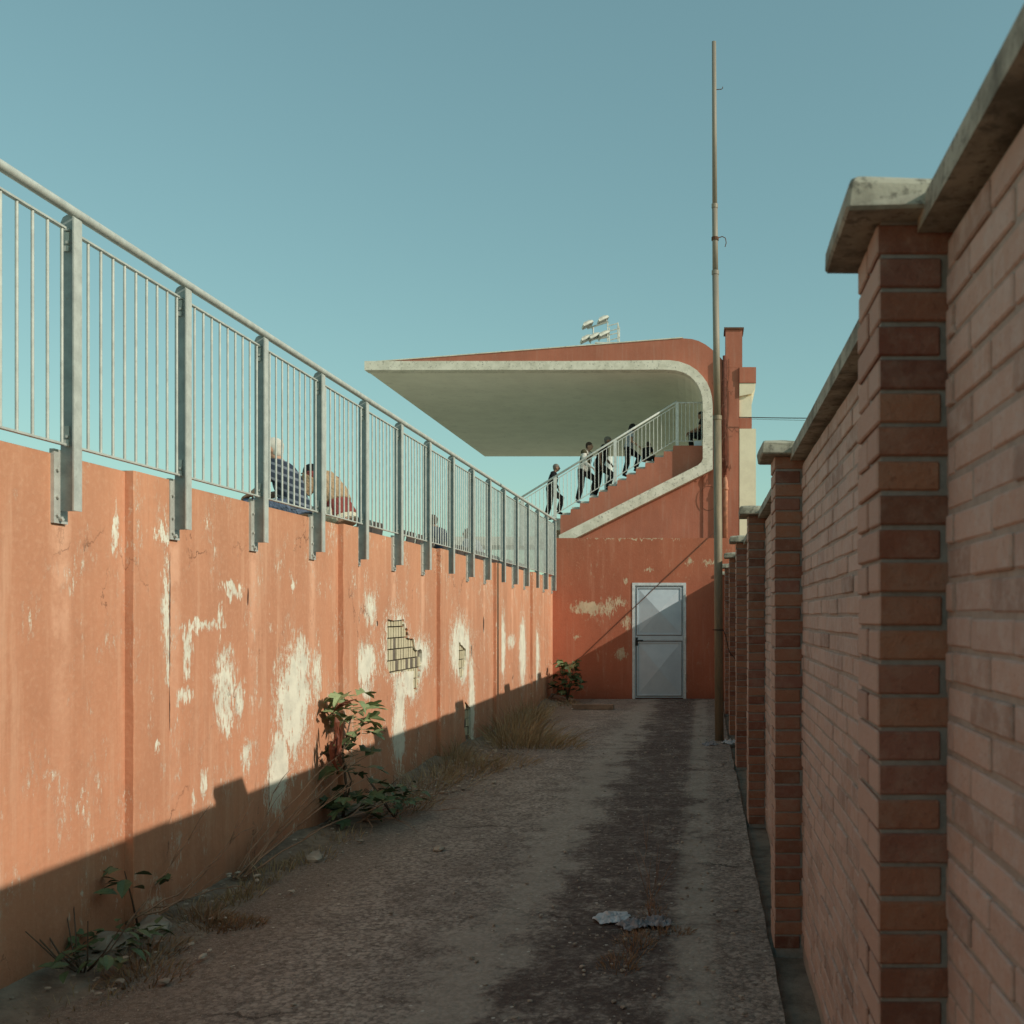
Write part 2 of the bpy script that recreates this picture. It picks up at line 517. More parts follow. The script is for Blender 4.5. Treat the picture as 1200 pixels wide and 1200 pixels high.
def mk_ground():
    g = G('stained_alley_concrete', .95, 0, .25)
    P = g.pos(); x, y, z = g.xyz(P)
    big = g.noise(g.scale(P, (1.3, .6, 1)), .9, 5, .62)
    med = g.noise(P, 4.5, 6, .7)
    fine = g.noise(P, 38, 5, .75)
    grit = g.noise(P, 120, 3, .7)
    xw = g.math('ADD', x, g.math('MULTIPLY', g.math('SUBTRACT', g.noise(P, 2.2, 7, .75), .5), 1.3))
    c = g.mix(g.rng(big, .35, .65), (.50, .42, .35), (.32, .265, .225))
    c = g.mix(g.math('MULTIPLY', g.rng(med, .42, .66), .7), c, (.17, .13, .105))
    # grit: pale crumbs and dark pits
    vc = g.xyz(g.voro(P, 42, out='Color'))
    vd = g.voro(P, 42)
    c = g.mix(g.math('MULTIPLY', g.rng(vc[0], .55, 1.0, smooth=False), .45), c, (.40, .34, .285))
    c = g.mix(g.math('MULTIPLY', g.rng(vc[1], .60, 1.0, smooth=False), .70), c, (.075, .058, .05))
    c = g.mix(g.math('MULTIPLY', g.rng(vd, .45, .75), .45), c, (.07, .054, .045))
    ce = g.voro(g.vec(g.math('ADD', x, g.math('MULTIPLY', med, .5)), g.math('ADD', y, g.math('MULTIPLY', big, .8)), 0.0), .55, 'DISTANCE_TO_EDGE')
    crack = g.math('MULTIPLY', g.rng(ce, .007, .003), g.rng(g.noise(P, .7, 2, .5), .53, .60))
    c = g.mix(g.math('MULTIPLY', crack, .85), c, (.03, .024, .02))
    soilm = g.rng(g.math('ADD', x, g.math('MULTIPLY', g.math('SUBTRACT', med, .5), 1.2)), -1.75, -2.45)
    c = g.mix(g.math('MULTIPLY', soilm, .75), c, (.17, .125, .092))
    mid2 = g.noise(P, 20, 5, .72)
    c = g.mix(g.math('MULTIPLY', g.rng(mid2, .48, .64), .42), c, (.13, .098, .08))
    c = g.mix(g.math('MULTIPLY', g.rng(fine, .50, .62), .6), c, (.10, .075, .062))
    c = g.mix(g.math('MULTIPLY', g.rng(grit, .54, .66), .65), c, (.46, .385, .32))
    # soil and oil in the right-hand wheel track
    track = g.math('MULTIPLY', g.rng(xw, -1.08, -.62), g.rng(xw, .06, -.26))
    track = g.math('MULTIPLY', track, g.math('MULTIPLY', g.rng(med, .30, .52, .25, 1.0), g.rng(mid2, .36, .52, .45, 1.0)))
    c = g.mix(g.math('MULTIPLY', track, .80), c, (.070, .046, .040))
    lt = g.math('MULTIPLY', g.rng(xw, -1.30, -1.08), g.rng(xw, -.78, -.95))
    c = g.mix(g.math('MULTIPLY', lt, .55), c, (.40, .345, .285))
    # bare cement line beside the gutter
    x2 = g.math('ADD', x, g.math('MULTIPLY', g.math('SUBTRACT', g.noise(P, 7, 6, .75), .5), .22))
    line = g.math('MULTIPLY', g.rng(x2, -.19, -.11), g.rng(x2, .09, .0))
    line = g.math('MULTIPLY', line, g.rng(g.noise(g.scale(P, (2, 1, 1)), 2.2, 4, .65), .33, .5))
    c = g.mix(g.math('MULTIPLY', line, .55), c, (.42, .37, .305))
    v = g.voro(P, 17); rr = g.xyz(g.voro(P, 17, out='Color'))[0]
    spk = g.math('MULTIPLY', g.rng(v, .16, .11), g.rng(rr, .86, .87))
    c = g.mix(spk, c, (.55, .51, .44))
    h = g.math('ADD', g.math('SUBTRACT', g.math('MULTIPLY', fine, 1.0), g.math('ADD', g.math('MULTIPLY', vd, .8), crack)), g.math('ADD', g.math('MULTIPLY', med, 2.0), g.math('MULTIPLY', grit, .4)))
    g.bump(h, .55, .008)
    return g.done(c)
M_ground = mk_ground()


def mk_soil():
    g = G('dry_dirt', 1.0, 0, .1)
    P = g.pos()
    n = g.noise(P, 6, 6, .7); f = g.noise(P, 60, 4, .75)
    c = g.mix(g.rng(n, .35, .68), (.30, .24, .185), (.17, .13, .10))
    c = g.mix(g.math('MULTIPLY', g.rng(f, .58, .7), .6), c, (.26, .22, .17))
    g.bump(g.math('ADD', f, g.math('MULTIPLY', n, 2)), .8, .015)
    return g.done(c)
M_soil = mk_soil()


def mk_leaf(name, c1, c2):
    g = G(name, .55, 0, .35)
    r = g.rand()
    c = g.mix(r, c1, c2)
    c = g.mix(g.math('MULTIPLY', g.rng(g.noise(g.obj(), 25, 3, .6), .45, .7), .3), c, tuple(q * .6 for q in c1))
    g.b.inputs['Transmission Weight'].default_value = 0
    return g.done(c)
M_leaf = mk_leaf('fig_leaf_green', (.19, .25, .115), (.31, .36, .18))
M_leaf_dark = mk_leaf('weed_and_shaded_leaf_green', (.06, .10, .045), (.12, .16, .07))
M_dead = mk_leaf('dead_leaf_brown', (.12, .03, .016), (.18, .055, .03))
M_straw = mk_leaf('dry_straw', (.26, .17, .085), (.46, .34, .19))
M_straw_red = mk_leaf('russet_straw', (.22, .125, .065), (.36, .22, .12))
M_stem = simple('dry_stem', (.30, .175, .11), .85, bump=0)
M_stem_grey = simple('woody_stem', (.12, .085, .06), .9, bump=0)
M_rubble = simple('pale_rubble', (.36, .30, .24), .95, var=.4, nscale=3)
M_bag = simple('crumpled_white_plastic', (.46, .48, .50), .4, var=.15, bump=.2)
M_bag_grey = simple('dirty_grey_plastic', (.25, .25, .265), .5, var=.3, bump=.2)
M_timber = simple('weathered_plank', (.25, .17, .12), .9, var=.25)
# ------------------------------------------------------------------ GROUND
def gnoise(x, y, s=1.0, seed=0):
    return mnoise.noise(Vector((x * s + seed, y * s, seed * 1.7)))


mb = MB()
mb.add([(-400, -400, -.075), (400, -400, -.075), (400, 900, -.075), (-400, 900, -.075)], [(0, 1, 2, 3)])
mb.build('ground', simple('pale_bounce_earth', (.48, .42, .32), 1.0, nscale=2), kind='structure')  # unseen ground paled to bounce more light up to the soffit


def sheet(x0, x1, y0, y1, nx, ny, zf, edge=None):
    m = MB()
    vs = []
    for j in range(ny + 1):
        for i in range(nx + 1):
            x = x0 + (x1 - x0) * i / nx; y = y0 + (y1 - y0) * j / ny
            if edge: x, y = edge(x, y, i, j)
            vs.append((x, y, zf(x, y)))
    fs = [(j * (nx + 1) + i, j * (nx + 1) + i + 1, (j + 1) * (nx + 1) + i + 1, (j + 1) * (nx + 1) + i) for j in range(ny) for i in range(nx)]
    # skirt
    b = len(vs)
    ring = [i for i in range(nx + 1)] + [j * (nx + 1) + nx for j in range(1, ny + 1)] + [ny * (nx + 1) + i for i in range(nx - 1, -1, -1)] + [j * (nx + 1) for j in range(ny - 1, 0, -1)]
    for k in ring: vs.append((vs[k][0], vs[k][1], -.07))
    n = len(ring)
    for k in range(n):
        a, c = ring[k], ring[(k + 1) % n]
        fs.append((a, b + k, b + (k + 1) % n, c))
    m.add(vs, fs)
    return m


pave = bpy.data.objects.new('pavement', None)
link(pave, None, (-1.2, 6, 0))
pave['kind'] = 'structure'
JY = [-4.0, -1.6, 5.38, 12.42, 19.82]
for a, b in zip(JY[:-1], JY[1:]):
    def edge(x, y, i, j, a=a, b=b):
        if i == 14: x += .012 * gnoise(1, y, 2.2, 3) + .01 * gnoise(1, y, 9, 3)
        if i == 0: x += .16 * gnoise(1, y, .8, 5) + .06 * gnoise(1, y, 3.5, 6)
        d = .012 * gnoise(x, 3, 3.0, 8 + a)
        gp = .002 if abs(a - 5.38) < .01 else .010
        if j == 0: y += gp + abs(d) * (.3 if gp < .005 else 1)
        gp = .002 if abs(b - 5.38) < .01 else .010
        if abs(y - b) < 1e-6: y -= gp + abs(d) * (.3 if gp < .005 else 1)
        return x, y
    ny = int((b - a) * 5)
    sheet(-2.62, .315, a, b, 14, ny, lambda x, y: .012 * gnoise(x, y, .7, 2) + .005 * gnoise(x, y, 3, 4), edge).build('slab', M_ground, pave, smooth=False)

# dirt bank along the foot of the left wall, and the gutter soil on the right
m = sheet(-2.93, -2.30, -4, 19.82, 7, 140, lambda x, y: -.03 + .11 * max(0, (-2.35 - x) / .5) * (.7 + .8 * gnoise(x, y, 1.3, 11)) + .02 * gnoise(x, y, 6, 12))
m.build('dirt_bank', M_soil, kind='structure')
m = sheet(.30, .47, -4, 19.82, 4, 120, lambda x, y: -.045 + .03 * gnoise(x, y, 2.5, 15))
m.build('gutter', M_soil, kind='structure')

# ------------------------------------------------------------------ LEFT WALL
WT = 2.29
XR, XP = -2.858, -2.813
PIL = [5.18 + 3.02 * k for k in range(-3, 5)]            # near edge of each pilaster
PW = .35
WALL_END = 19.83
lw = thing('plastered_wall', (-2.95, 8, 0), 'long terracotta plastered wall with flaking paint and exposed blocks, left of the alley', 'wall')
mb = MB(); mb.box(-3.08, XR - .05, -5, WALL_END, 0, WT - .004); mb.build('wall_core', M_dark, lw)


def holed_sheet(y0, y1, holes):
    """plaster skin with real holes: faces at XR plus side walls 5 cm deep"""
    m = MB()
    nz = 6
    outer = [(y0, -.05), (y1, -.05), (y1, WT), (y0, WT)]
    loops = [outer] + holes
    pts = [p for lp in loops for p in lp]
    tris = tessellate_polygon([[Vector((p[0], p[1], 0)) for p in lp] for lp in loops])
    vs = [(XR, p[0], p[1]) for p in pts] + [(XR - .05, p[0], p[1]) for p in pts]
    fs = []
    for a, b, c in tris:
        ar = (pts[b][0] - pts[a][0]) * (pts[c][1] - pts[a][1]) - (pts[c][0] - pts[a][0]) * (pts[b][1] - pts[a][1])
        fs.append((a, b, c) if ar > 0 else (a, c, b))
    k = 0; N = len(pts)
    for lp in loops:
        n = len(lp)
        for i in range(n):
            a, b = k + i, k + (i + 1) % n
            fs.append((a, N + a, N + b, b))
        k += n
    m.add(vs, fs)
    return m


def ragged(poly, amp, sub=3, seed=1):
    rr = random.Random(seed); out = []
    for i in range(len(poly)):
        a, b = poly[i], poly[(i + 1) % len(poly)]
        for k in range(sub):
            t = k / sub
            out.append((a[0] + (b[0] - a[0]) * t + rr.uniform(-amp, amp), a[1] + (b[1] - a[1]) * t + rr.uniform(-amp, amp)))
    return out


def zz(zx, zy):                                           # outlines surveyed on the wall face
    return yz(440 + zx / 10, 710 + zy / 10)


H1c = [zz(*p) for p in [(145, 165), (335, 165), (340, 262), (378, 270), (388, 372), (450, 385), (470, 515), (545, 515), (545, 660), (530, 760), (512, 870), (494, 1000), (462, 1060), (440, 900), (448, 775), (372, 760), (350, 770), (170, 805), (135, 690)]]
H2c = [zz(*p) for p in [(975, 400), (1000, 450), (1058, 500), (1062, 630), (1045, 740), (1030, 845), (990, 880), (972, 700)]]
H3c = [yz(545, 822), yz(552, 830), yz(552, 880), yz(547, 882), yz(544, 850)]
H1, H2, H3 = ragged(H1c, .012, 3, 1), ragged(H2c, .015, 3, 2), ragged(H3c, .012, 3, 3)
bounds = [-5] + PIL + [WALL_END]
for k in range(len(bounds) - 1):
    y0 = bounds[k] + (PW if k else 0); y1 = bounds[k + 1]
    hs = [h for h in (H1, H2, H3) if y0 < h[0][0] < y1]
    holed_sheet(y0, y1, hs).build('wall_panel', M_wall, lw)
for y in PIL:
    mb = MB()
    # slightly ragged pilaster edge
    zs = [-.05 + (WT + .004 + .05) * i / 24 for i in range(25)]
    vs = []; fs = []
    rr = random.Random(int(y * 10))
    for z in zs:
        j = rr.uniform(-.004, .004) + (-.012 if rr.random() < .08 else 0)
        j2 = rr.uniform(-.004, .004)
        vs += [(XR - .03, y, z), (XP - .004 + j * .3, y + j * .4, z), (XP, y + .006, z), (XP, y + PW - .01, z), (XP - .006, y + PW + j2, z), (XR - .03, y + PW, z)]
    for i in range(24):
        for q in range(5):
            a = i * 6 + q
            fs.append((a, a + 1, a + 7, a + 6))
    fs.append(tuple(24 * 6 + q for q in range(6)))
    mb.add(vs, fs)
    mb.build('pilaster', M_wall, lw)
# lumpy cement capping, just under the fence
mb = MB(); mb.box(-3.09, XR - .051, -5, WALL_END, WT - .004, WT + .001); mb.build('wall_top', M_cap, lw)


def inside(p, poly):
    c = False
    n = len(poly)
    for i in range(n):
        a, b = poly[i], poly[(i + 1) % n]
        if (a[1] > p[1]) != (b[1] > p[1]) and p[0] < (b[0] - a[0]) * (p[1] - a[1]) / (b[1] - a[1]) + a[0]: c = not c
    return c


# hollow blocks showing in the holes: each block is a piece with four ribs
CH, CWD = .104, .33
rr = random.Random(5)
for hole, hc in ((H1, H1c), (H2, H2c), (H3, H3c)):
    ys = [p[0] for p in hc]; zs = [p[1] for p in hc]
    z = 0.02
    row = 0
    while z < WT:
        if z + CH > min(zs) and z < max(zs):
            y = 8.0 + (row % 2) * CWD / 2
            while y < 14.5:
                if y + CWD > min(ys) and y < max(ys):
                    mb = MB(); any_in = False; span = []
                    for r_ in range(4):
                        ya = y + r_ * CWD / 4 + .006; yb = y + (r_ + 1) * CWD / 4 - (.024 if r_ < 3 else .02)
                        za, zb = z + .004, z + CH - .008
                        if inside(((ya + yb) / 2, (za + zb) / 2), hole) or inside((ya, za), hole) or inside((yb, zb), hole):
                            any_in = True; span.append((ya, yb))
                            d = rr.uniform(-.004, .004)
                            broken = rr.random() < .13
                            mb.box(XR - .054, XR - (.038 if broken else .020) + d, ya, yb, za, zb - (rr.uniform(0, .03) if broken else 0))
                    if any_in:
                        mb.box(XR - .056, XR - .030, span[0][0] - .004, span[-1][1] + .018, z + .002, z + CH - .010, 1)  # dark backing puts shade into the gaps between the ribs
                        mb.build('hollow_block', [M_hollow, M_dark], lw, origin=(XR - .02, y, z))
                y += CWD
        z += CH; row += 1

# ------------------------------------------------------------------ GUARD RAIL ON THE WALL
rail = thing('guard_railing', (-2.81, 8, 2.0), 'galvanised steel railing with upright bars bolted along the terracotta wall top', 'railing')
Y0, NP = 5.64, 15
posts = [Y0 + n for n in range(-8, NP)]
XF = -2.77


def post_mesh():
    m = MB()
    # web plate facing along the wall, rounded top corners
    prof = [(-2.842, 2.04), (XF - .004, 2.04), (XF - .004, 3.315), (XF - .010, 3.338), (XF - .022, 3.349), (-2.815, 3.349), (-2.832, 3.338), (-2.842, 3.315)]
    m.prism(prof, -.004, .004)
    # outer flange, a flat bar with chamfered top
    m.add([(XF - .004, -.030, 2.04), (XF + .003, -.030, 2.04), (XF + .003, .030, 2.04), (XF - .004, .030, 2.04), (XF - .004, -.030, 3.335), (XF + .003, -.030, 3.328), (XF + .003, .030, 3.328), (XF - .004, .030, 3.335)],
          [(0, 3, 2, 1), (4, 5, 6, 7), (0, 1, 5, 4), (1, 2, 6, 5), (2, 3, 7, 6), (3, 0, 4, 7)], 1)
    return m.mesh('post', [M_galv_shade, M_galv], (XF - .03, 0, 2.04))


def plate_mesh():
    m = MB()
    m.box(XR - .005, -2.8425, -.05, .05, 1.985, 2.31)
    for z in (2.02, 2.10, 2.22):
        m.tube([(XR - .01, -.03, z), (-2.832, -.03, z)], .009, 6)
    m.tube([(-2.844, -.012, 2.005), (-2.825, -.012, 2.005)], .011, 6)
    return m.mesh('fixing_plate', M_galv, (XF - .06, 0, 2.0))


def tab_mesh():
    m = MB()
    m.box(-2.822, -2.800, -.012, -.0045, 0, .055); m.box(-2.822, -2.800, -.016, -.0045, -.03, -.006)
    m.tube([(-2.806, -.02, .008), (-2.806, -.012, .008)], .007, 6)
    return m.mesh('bracket', M_galv, (-2.81, 0, 0))


def bar_mesh():
    m = MB(); m.tube([(0, 0, 2.333), (0, 0, 3.28)], .0068, 8, cap=False)
    return m.mesh('baluster', M_galv, (0, 0, 2.333), smooth=True)


pm, plm, tm, bm_ = post_mesh(), plate_mesh(), tab_mesh(), bar_mesh()
XB = -2.808
for y in posts:
    p = inst('post', pm, rail, (XF - .03, y, 2.04))
    inst('fixing_plate', plm, p, (XF - .06, y, 2.0))
    inst('bracket', tm, p, (-2.81, y, 3.215))
    inst('bracket', tm, p, (-2.81, y, 2.36))
nb = 0
for y in posts[:-1]:
    mb = MB()
    mb.box(XB - .011, XB + .011, y - .018, y + .965, 3.275, 3.284)
    mb.build('upper_bar', M_galv, rail)
    mb = MB()
    mb.box(XB - .011, XB + .011, y - .018, y + .965, 2.325, 2.334)
    mb.build('lower_bar', M_galv, rail)
    for k in range(10):
        if y < -1.5 and k: continue
        inst('baluster', bm_, rail, (XB, y + .045 + k * .1005, 2.333)); nb += 1
mb = MB(); mb.tube([(-2.787, y, 3.362) for y in [posts[0] - .3] + posts[1:-1] + [posts[-1] + .03]], .0225, 12)
mb.build('handrail', M_galv, rail, smooth=True)

# ------------------------------------------------------------------ BRICK WALL ON THE RIGHT
bw = thing('brick_wall', (.55, 6, 0), 'brick wall with capped piers running along the right of the alley', 'wall')
PX, WX = .335, .465
PY = [2.02 + 2.97 * k for k in range(-2, 7)]
PD, CO = .265, .065
COURSE = .0652
HZ = 2.34


def brick_base(name, lx, ly, lz, m):
    bmx = bmesh.new()
    bmesh.ops.create_cube(bmx, size=1)
    for v in bmx.verts: v.co = Vector((v.co.x * lx, v.co.y * ly, v.co.z * lz))
    bmesh.ops.bevel(bmx, geom=list(bmx.edges), offset=.0035, segments=1, affect='EDGES')
    me = bpy.data.meshes.new(name)
    bmx.to_mesh(me); bmx.free()
    me.materials.append(m)
    return me


BL, BS, BH = .252, .121, .0565
me_hdr_x = brick_base('brick', .24, BS, BH, M_brick)          # runs into the wall (along x)
me_str_y = brick_base('brick', .122, .24, BH, M_brick)        # runs along the wall
me_wall = brick_base('brick', .11, BL - .012, BH - .002, M_brick_dusty)
me_wall_h = brick_base('brick', .11, (BL - .012) / 2 - .006, BH - .002, M_brick_dusty)
rb = random.Random(11)
pieces = []                                               # (size on the picture, mesh, location, rotation, owner)


def jit(a): return rb.uniform(-a, a)


pier_objs = []
for i, y in enumerate(PY):
    mb = MB(); mb.box(PX + .007, .64, y + .007, y + PD - .007, -.06, HZ)
    core = mb.build('pier', M_mortar, bw, origin=(.48, y + PD / 2, 0))
    pier_objs.append(core)
    z = -.005; c = 0
    while z + BH < HZ + .004:
        zc = z + BH / 2
        rot = lambda: (jit(.006), jit(.004), jit(.01))
        if c % 2 == 0:
            # a brick along the alley face, plus one behind it
            pieces.append((1 / max(.3, y), me_str_y, (PX + .061 + jit(.002), y + PD / 2 + jit(.002), zc + jit(.0015)), rot(), core, (1, (PD - .002) / .24, 1)))
            pieces.append((.5 / max(.3, y), me_hdr_x, (PX + .134 + .12 + jit(.002), y + BS / 2 + jit(.002), zc + jit(.0015)), rot(), core, (1, 1, 1)))
        else:
            pieces.append((1 / max(.3, y), me_hdr_x, (PX + .12 + jit(.002), y + BS / 2 + jit(.002), zc + jit(.0015)), rot(), core, (1, 1, 1)))
            pieces.append((.6 / max(.3, y), me_hdr_x, (PX + .12 + jit(.002), y + PD - BS / 2 + jit(.002), zc + jit(.0015)), rot(), core, (1, 1, 1)))
        z += COURSE; c += 1

panel_objs = []
for i in range(len(PY)):
    y0 = PY[i] + PD; y1 = PY[i + 1] if i + 1 < len(PY) else 19.82
    if y1 - y0 < .1: continue
    mb = MB(); mb.box(WX + .005, .60, y0 - .02, y1 + .02, -.06, 2.30)
    core = mb.build('wall_panel', M_mortar_dusty, bw, origin=(.53, (y0 + y1) / 2, 0))
    z = .02; c = 0
    while z + BH < 2.315:
        zc = z + BH / 2
        y = y0 - (0 if c % 2 else BL / 2)
        while y < y1 - .03:
            a = max(y, y0 + .002); b = min(y + BL, y1 - .002) - .011
            if b - a > .03:
                L = b - a
                yc = (a + b) / 2
                pieces.append((.8 / max(.5, yc) ** 1.6, me_wall, (WX + .055 + jit(.0035), yc, zc + jit(.002)), (jit(.006), 0, jit(.012)), core, (1, L / (BL - .012), 1)))
            y += BL
        z += COURSE; c += 1
    panel_objs.append(core)
vis = sorted([p for p in pieces if p[2][1] > 1.62], key=lambda p: -p[0])
# piers first, then the nearest bricks of the panel
single = [p for p in vis if p[4] in pier_objs and p[2][1] < 5.5]
rest_sorted = [p for p in vis if p not in single and p[2][1] > 2.2]
single += rest_sorted[:298 - len(single)]
sid = set(id(p) for p in single)
for p in single:
    inst('brick', p[1], p[4], p[2], p[3], p[5])
join = {}
for p in pieces:
    if id(p) in sid: continue
    join.setdefault(p[4].name, (p[4], []))[1].append(p)
for owner, lst in join.values():
    vs = []; fs = []
    for p in lst:
        M = Matrix.Translation(p[2]) @ Matrix.Rotation(p[3][2], 4, 'Z') @ Matrix.Rotation(p[3][0], 4, 'X') @ Matrix.Diagonal((*p[5], 1))
        b = len(vs)
        vs += [M @ v.co for v in p[1].vertices]
        fs += [tuple(b + k for k in f.vertices) for f in p[1].polygons]
    mb = MB(); mb.add(vs, fs)
    mb.build('brickwork', lst[0][1].materials[0], owner, kind='stuff')

# coping slabs and pier caps
for i in range(len(PY)):
    y0 = PY[i] + PD + .0; y1 = PY[i + 1] if i + 1 < len(PY) else 19.82
    if y1 - y0 < .1: continue
    n = 3
    for k in range(n):
        a = y0 + (y1 - y0) * k / n + .004; b = y0 + (y1 - y0) * (k + 1) / n - .004
        mb = MB()
        zt = rb.uniform(-.004, .004)
        mb.add([(WX - .055, a, 2.315), (.66, a, 2.315), (.66, b, 2.315), (WX - .055, b, 2.315),
                (WX - .053, a, 2.368 + zt), (.658, a, 2.368 + zt), (.658, b, 2.368 + zt * .5), (WX - .053, b, 2.368 + zt * .5)],
               [(0, 3, 2, 1), (4, 5, 6, 7), (0, 1, 5, 4), (1, 2, 6, 5), (2, 3, 7, 6), (3, 0, 4, 7)])
        mb.build('coping_stone', M_cap, bw, origin=(.55, (a + b) / 2, 2.34))
for y in PY:
    x0, x1, a, b = PX - CO, .70, y - CO, y + PD + CO
    rr = random.Random(int(y * 7))
    j = lambda: rr.uniform(-.006, .006)
    mb = MB()
    cx, cy = (x0 + x1) / 2, (a + b) / 2
    base = [(x0 + j(), a + j(), HZ), (x1, a + j(), HZ), (x1, b + j(), HZ), (x0 + j(), b + j(), HZ)]
    top = [(x0 + j(), a + j(), HZ + .055 + j()), (x1, a + j(), HZ + .055), (x1, b + j(), HZ + .055), (x0 + j(), b + j(), HZ + .055 + j())]
    ins = [(x0 + .02, a + .02, HZ + .064), (x1 - .02, a + .02, HZ + .064), (x1 - .02, b - .02, HZ + .064), (x0 + .02, b - .02, HZ + .064)]
    mb.add(base + top + ins + [(cx, cy, HZ + .085)],
           [(0, 3, 2, 1), (0, 1, 5, 4), (1, 2, 6, 5), (2, 3, 7, 6), (3, 0, 4, 7),
            (4, 5, 9, 8), (5, 6, 10, 9), (6, 7, 11, 10), (7, 4, 8, 11), (8, 9, 12), (9, 10, 12), (10, 11, 12), (11, 8, 12)])
    cap = mb.build('pier_cap', M_cap, bw, origin=(cx, cy, HZ))
    bmx = bmesh.new(); bmx.from_mesh(cap.data)
    bmesh.ops.bevel(bmx, geom=[e for e in bmx.edges], offset=.006, segments=1, affect='EDGES')
    bmesh.ops.triangulate(bmx, faces=bmx.faces[:]); bmesh.ops.subdivide_edges(bmx, edges=[e for e in bmx.edges if e.calc_length() > .07], cuts=2, use_grid_fill=True)
    for v in bmx.verts:
        q = v.co * 14 + Vector((y * 3, 0, 0))
        v.co += Vector((mnoise.noise(q), mnoise.noise(q + Vector((9, 0, 0))), mnoise.noise(q + Vector((0, 9, 0))))) * .006
    bmx.to_mesh(cap.data); bmx.free()

# ------------------------------------------------------------------ SERVICE ROOM WITH THE DOOR
BY = 19.83
blk = thing('service_room', (-.9, 24, 0), 'low red plastered block with a grey steel door closing off the alley', 'building')
dx0, dx1, dz1 = (741 - 825) / 62, (804 - 825) / 62, (819 - 683) / 62
XL, XRt, ZT = -3.0, 2.6, EYE + (721 - 630.5) / 62
mb = MB()
mb.box(XL, dx0, BY, 30.2, -.06, ZT); mb.box(dx1, XRt, BY, 30.2, -.06, ZT); mb.box(dx0, dx1, BY, 30.2, dz1, ZT); mb.box(dx0, dx1, BY + .30, 30.2, -.06, dz1)
mb.build('wall', M_red, blk)
door = MB()
fw = .052
fr = MB()
fr.box(dx0, dx0 + fw, BY - .012, BY + .06, -.02, dz1); fr.box(dx1 - fw, dx1, BY - .012, BY + .06, -.02, dz1); fr.box(dx0 + fw, dx1 - fw, BY - .012, BY + .06, dz1 - fw, dz1)
ix0, ix1, iz0, iz1 = dx0 + fw + .004, dx1 - fw - .004, .02, dz1 - fw - .004
d_leaf = MB()
d_leaf.box(ix0, ix1, BY + .012, BY + .055, iz0, iz1)
leaf = d_leaf.build('door', M_door, blk, origin=(ix0, BY + .03, 0))
fr.build('door_frame', M_frame, leaf)


def diamond(x0, x1, z0, z1, Yf, name):
    m = MB()
    cx, cz = (x0 + x1) / 2, (z0 + z1) / 2
    h = .07
    m.add([(x0, Yf, z0), (x1, Yf, z0), (x1, Yf, z1), (x0, Yf, z1), (cx, Yf - h, cz)], [(0, 1, 4), (1, 2, 4), (2, 3, 4), (3, 0, 4)])
    # pressed border
    b = .02
    for (a, c, d, e) in ((x0 - b, x1 + b, z0 - b, z0), (x0 - b, x1 + b, z1, z1 + b), (x0 - b, x0, z0, z1), (x1, x1 + b, z0, z1)):
        m.box(a, c, Yf - .020, Yf + .001, d, e)
    p_ = m.build(name, M_door, leaf)
    q = MB(); b2 = .034
    for (a, c, d, e) in ((x0 - b2, x1 + b2, z0 - b2, z0 - b - .001), (x0 - b2, x1 + b2, z1 + b + .001, z1 + b2), (x0 - b2, x0 - b - .001, z0 - b, z1 + b), (x1 + b + .001, x1 + b2, z0 - b, z1 + b)):
        q.box(a, c, Yf - .001, Yf + .0015, d, e)
    q.build('painted_groove_shade', M_dark, leaf)  # flat dark strips painted in for the shade of a groove round the panel


zm = EYE - (748 - 721) / 62                                # mid rail
diamond(ix0 + .05, ix1 - .05, zm + .085, iz1 - .05, BY + .009, 'panel')
diamond(ix0 + .05, ix1 - .05, iz0 + .06, zm - .085, BY + .009, 'panel')
m = MB(); m.box(ix0 + .004, ix1 - .004, BY - .008, BY + .0125, zm - .040, zm + .040); m.build('mid_rail', M_door, leaf)
m = MB()
hz = EYE - (750.5 - 721) / 62
m.box(ix0 + .006, ix0 + .05, BY - .014, BY + .012, hz - .10, hz + .06)
m.tube([(ix0 + .03, BY, hz), (ix0 + .03, BY - .045, hz), (ix0 + .05, BY - .05, hz), (ix0 + .15, BY - .05, hz)], .011, 8)
m.build('handle', M_black, leaf)
for z in (.35, 1.05, 1.85):
    m = MB(); m.tube([(dx1 - .006, BY - .02, z), (dx1 - .006, BY - .02, z + .12)], .011, 8); m.build('hinge', M_galv, leaf)

# ------------------------------------------------------------------ GRANDSTAND
K = 30.5 / 1230
def st(px, py): return ((px - 825) * K, EYE - (py - 721) * K)   # survey of the side elevation, metres


gs = thing('grandstand', (-3, 36, 0), 'red concrete grandstand with a curved white-edged cantilever roof behind the alley', 'grandstand')
outer = [(427, 423), (540, 423), (660, 423), (740, 422.5), (772, 422), (785, 422), (796, 423.6), (808, 428), (817, 434), (823.5, 441), (828.5, 448), (832, 456), (834.3, 465), (835.2, 475), (835.2, 550)]
outer_low = [(671.5, 631.8), (655, 631.8)]
inner = [(427, 433.6), (540, 433.5), (660, 433.4), (740, 433.2), (772, 433), (783, 433.2), (792, 434), (801, 436.5), (808.5, 440.5), (814, 446), (818.2, 452), (821, 458), (822.8, 464.5), (823.6, 471), (823.6, 537.5), (822, 541.5), (818, 545), (655, 627)]
rim = [st(*p) for p in outer + outer_low] + [st(*p) for p in reversed(inner)]
mb = MB(); mb.prism(rim, 30.5, 30.92); mb.build('roof_rim', M_rim, gs)
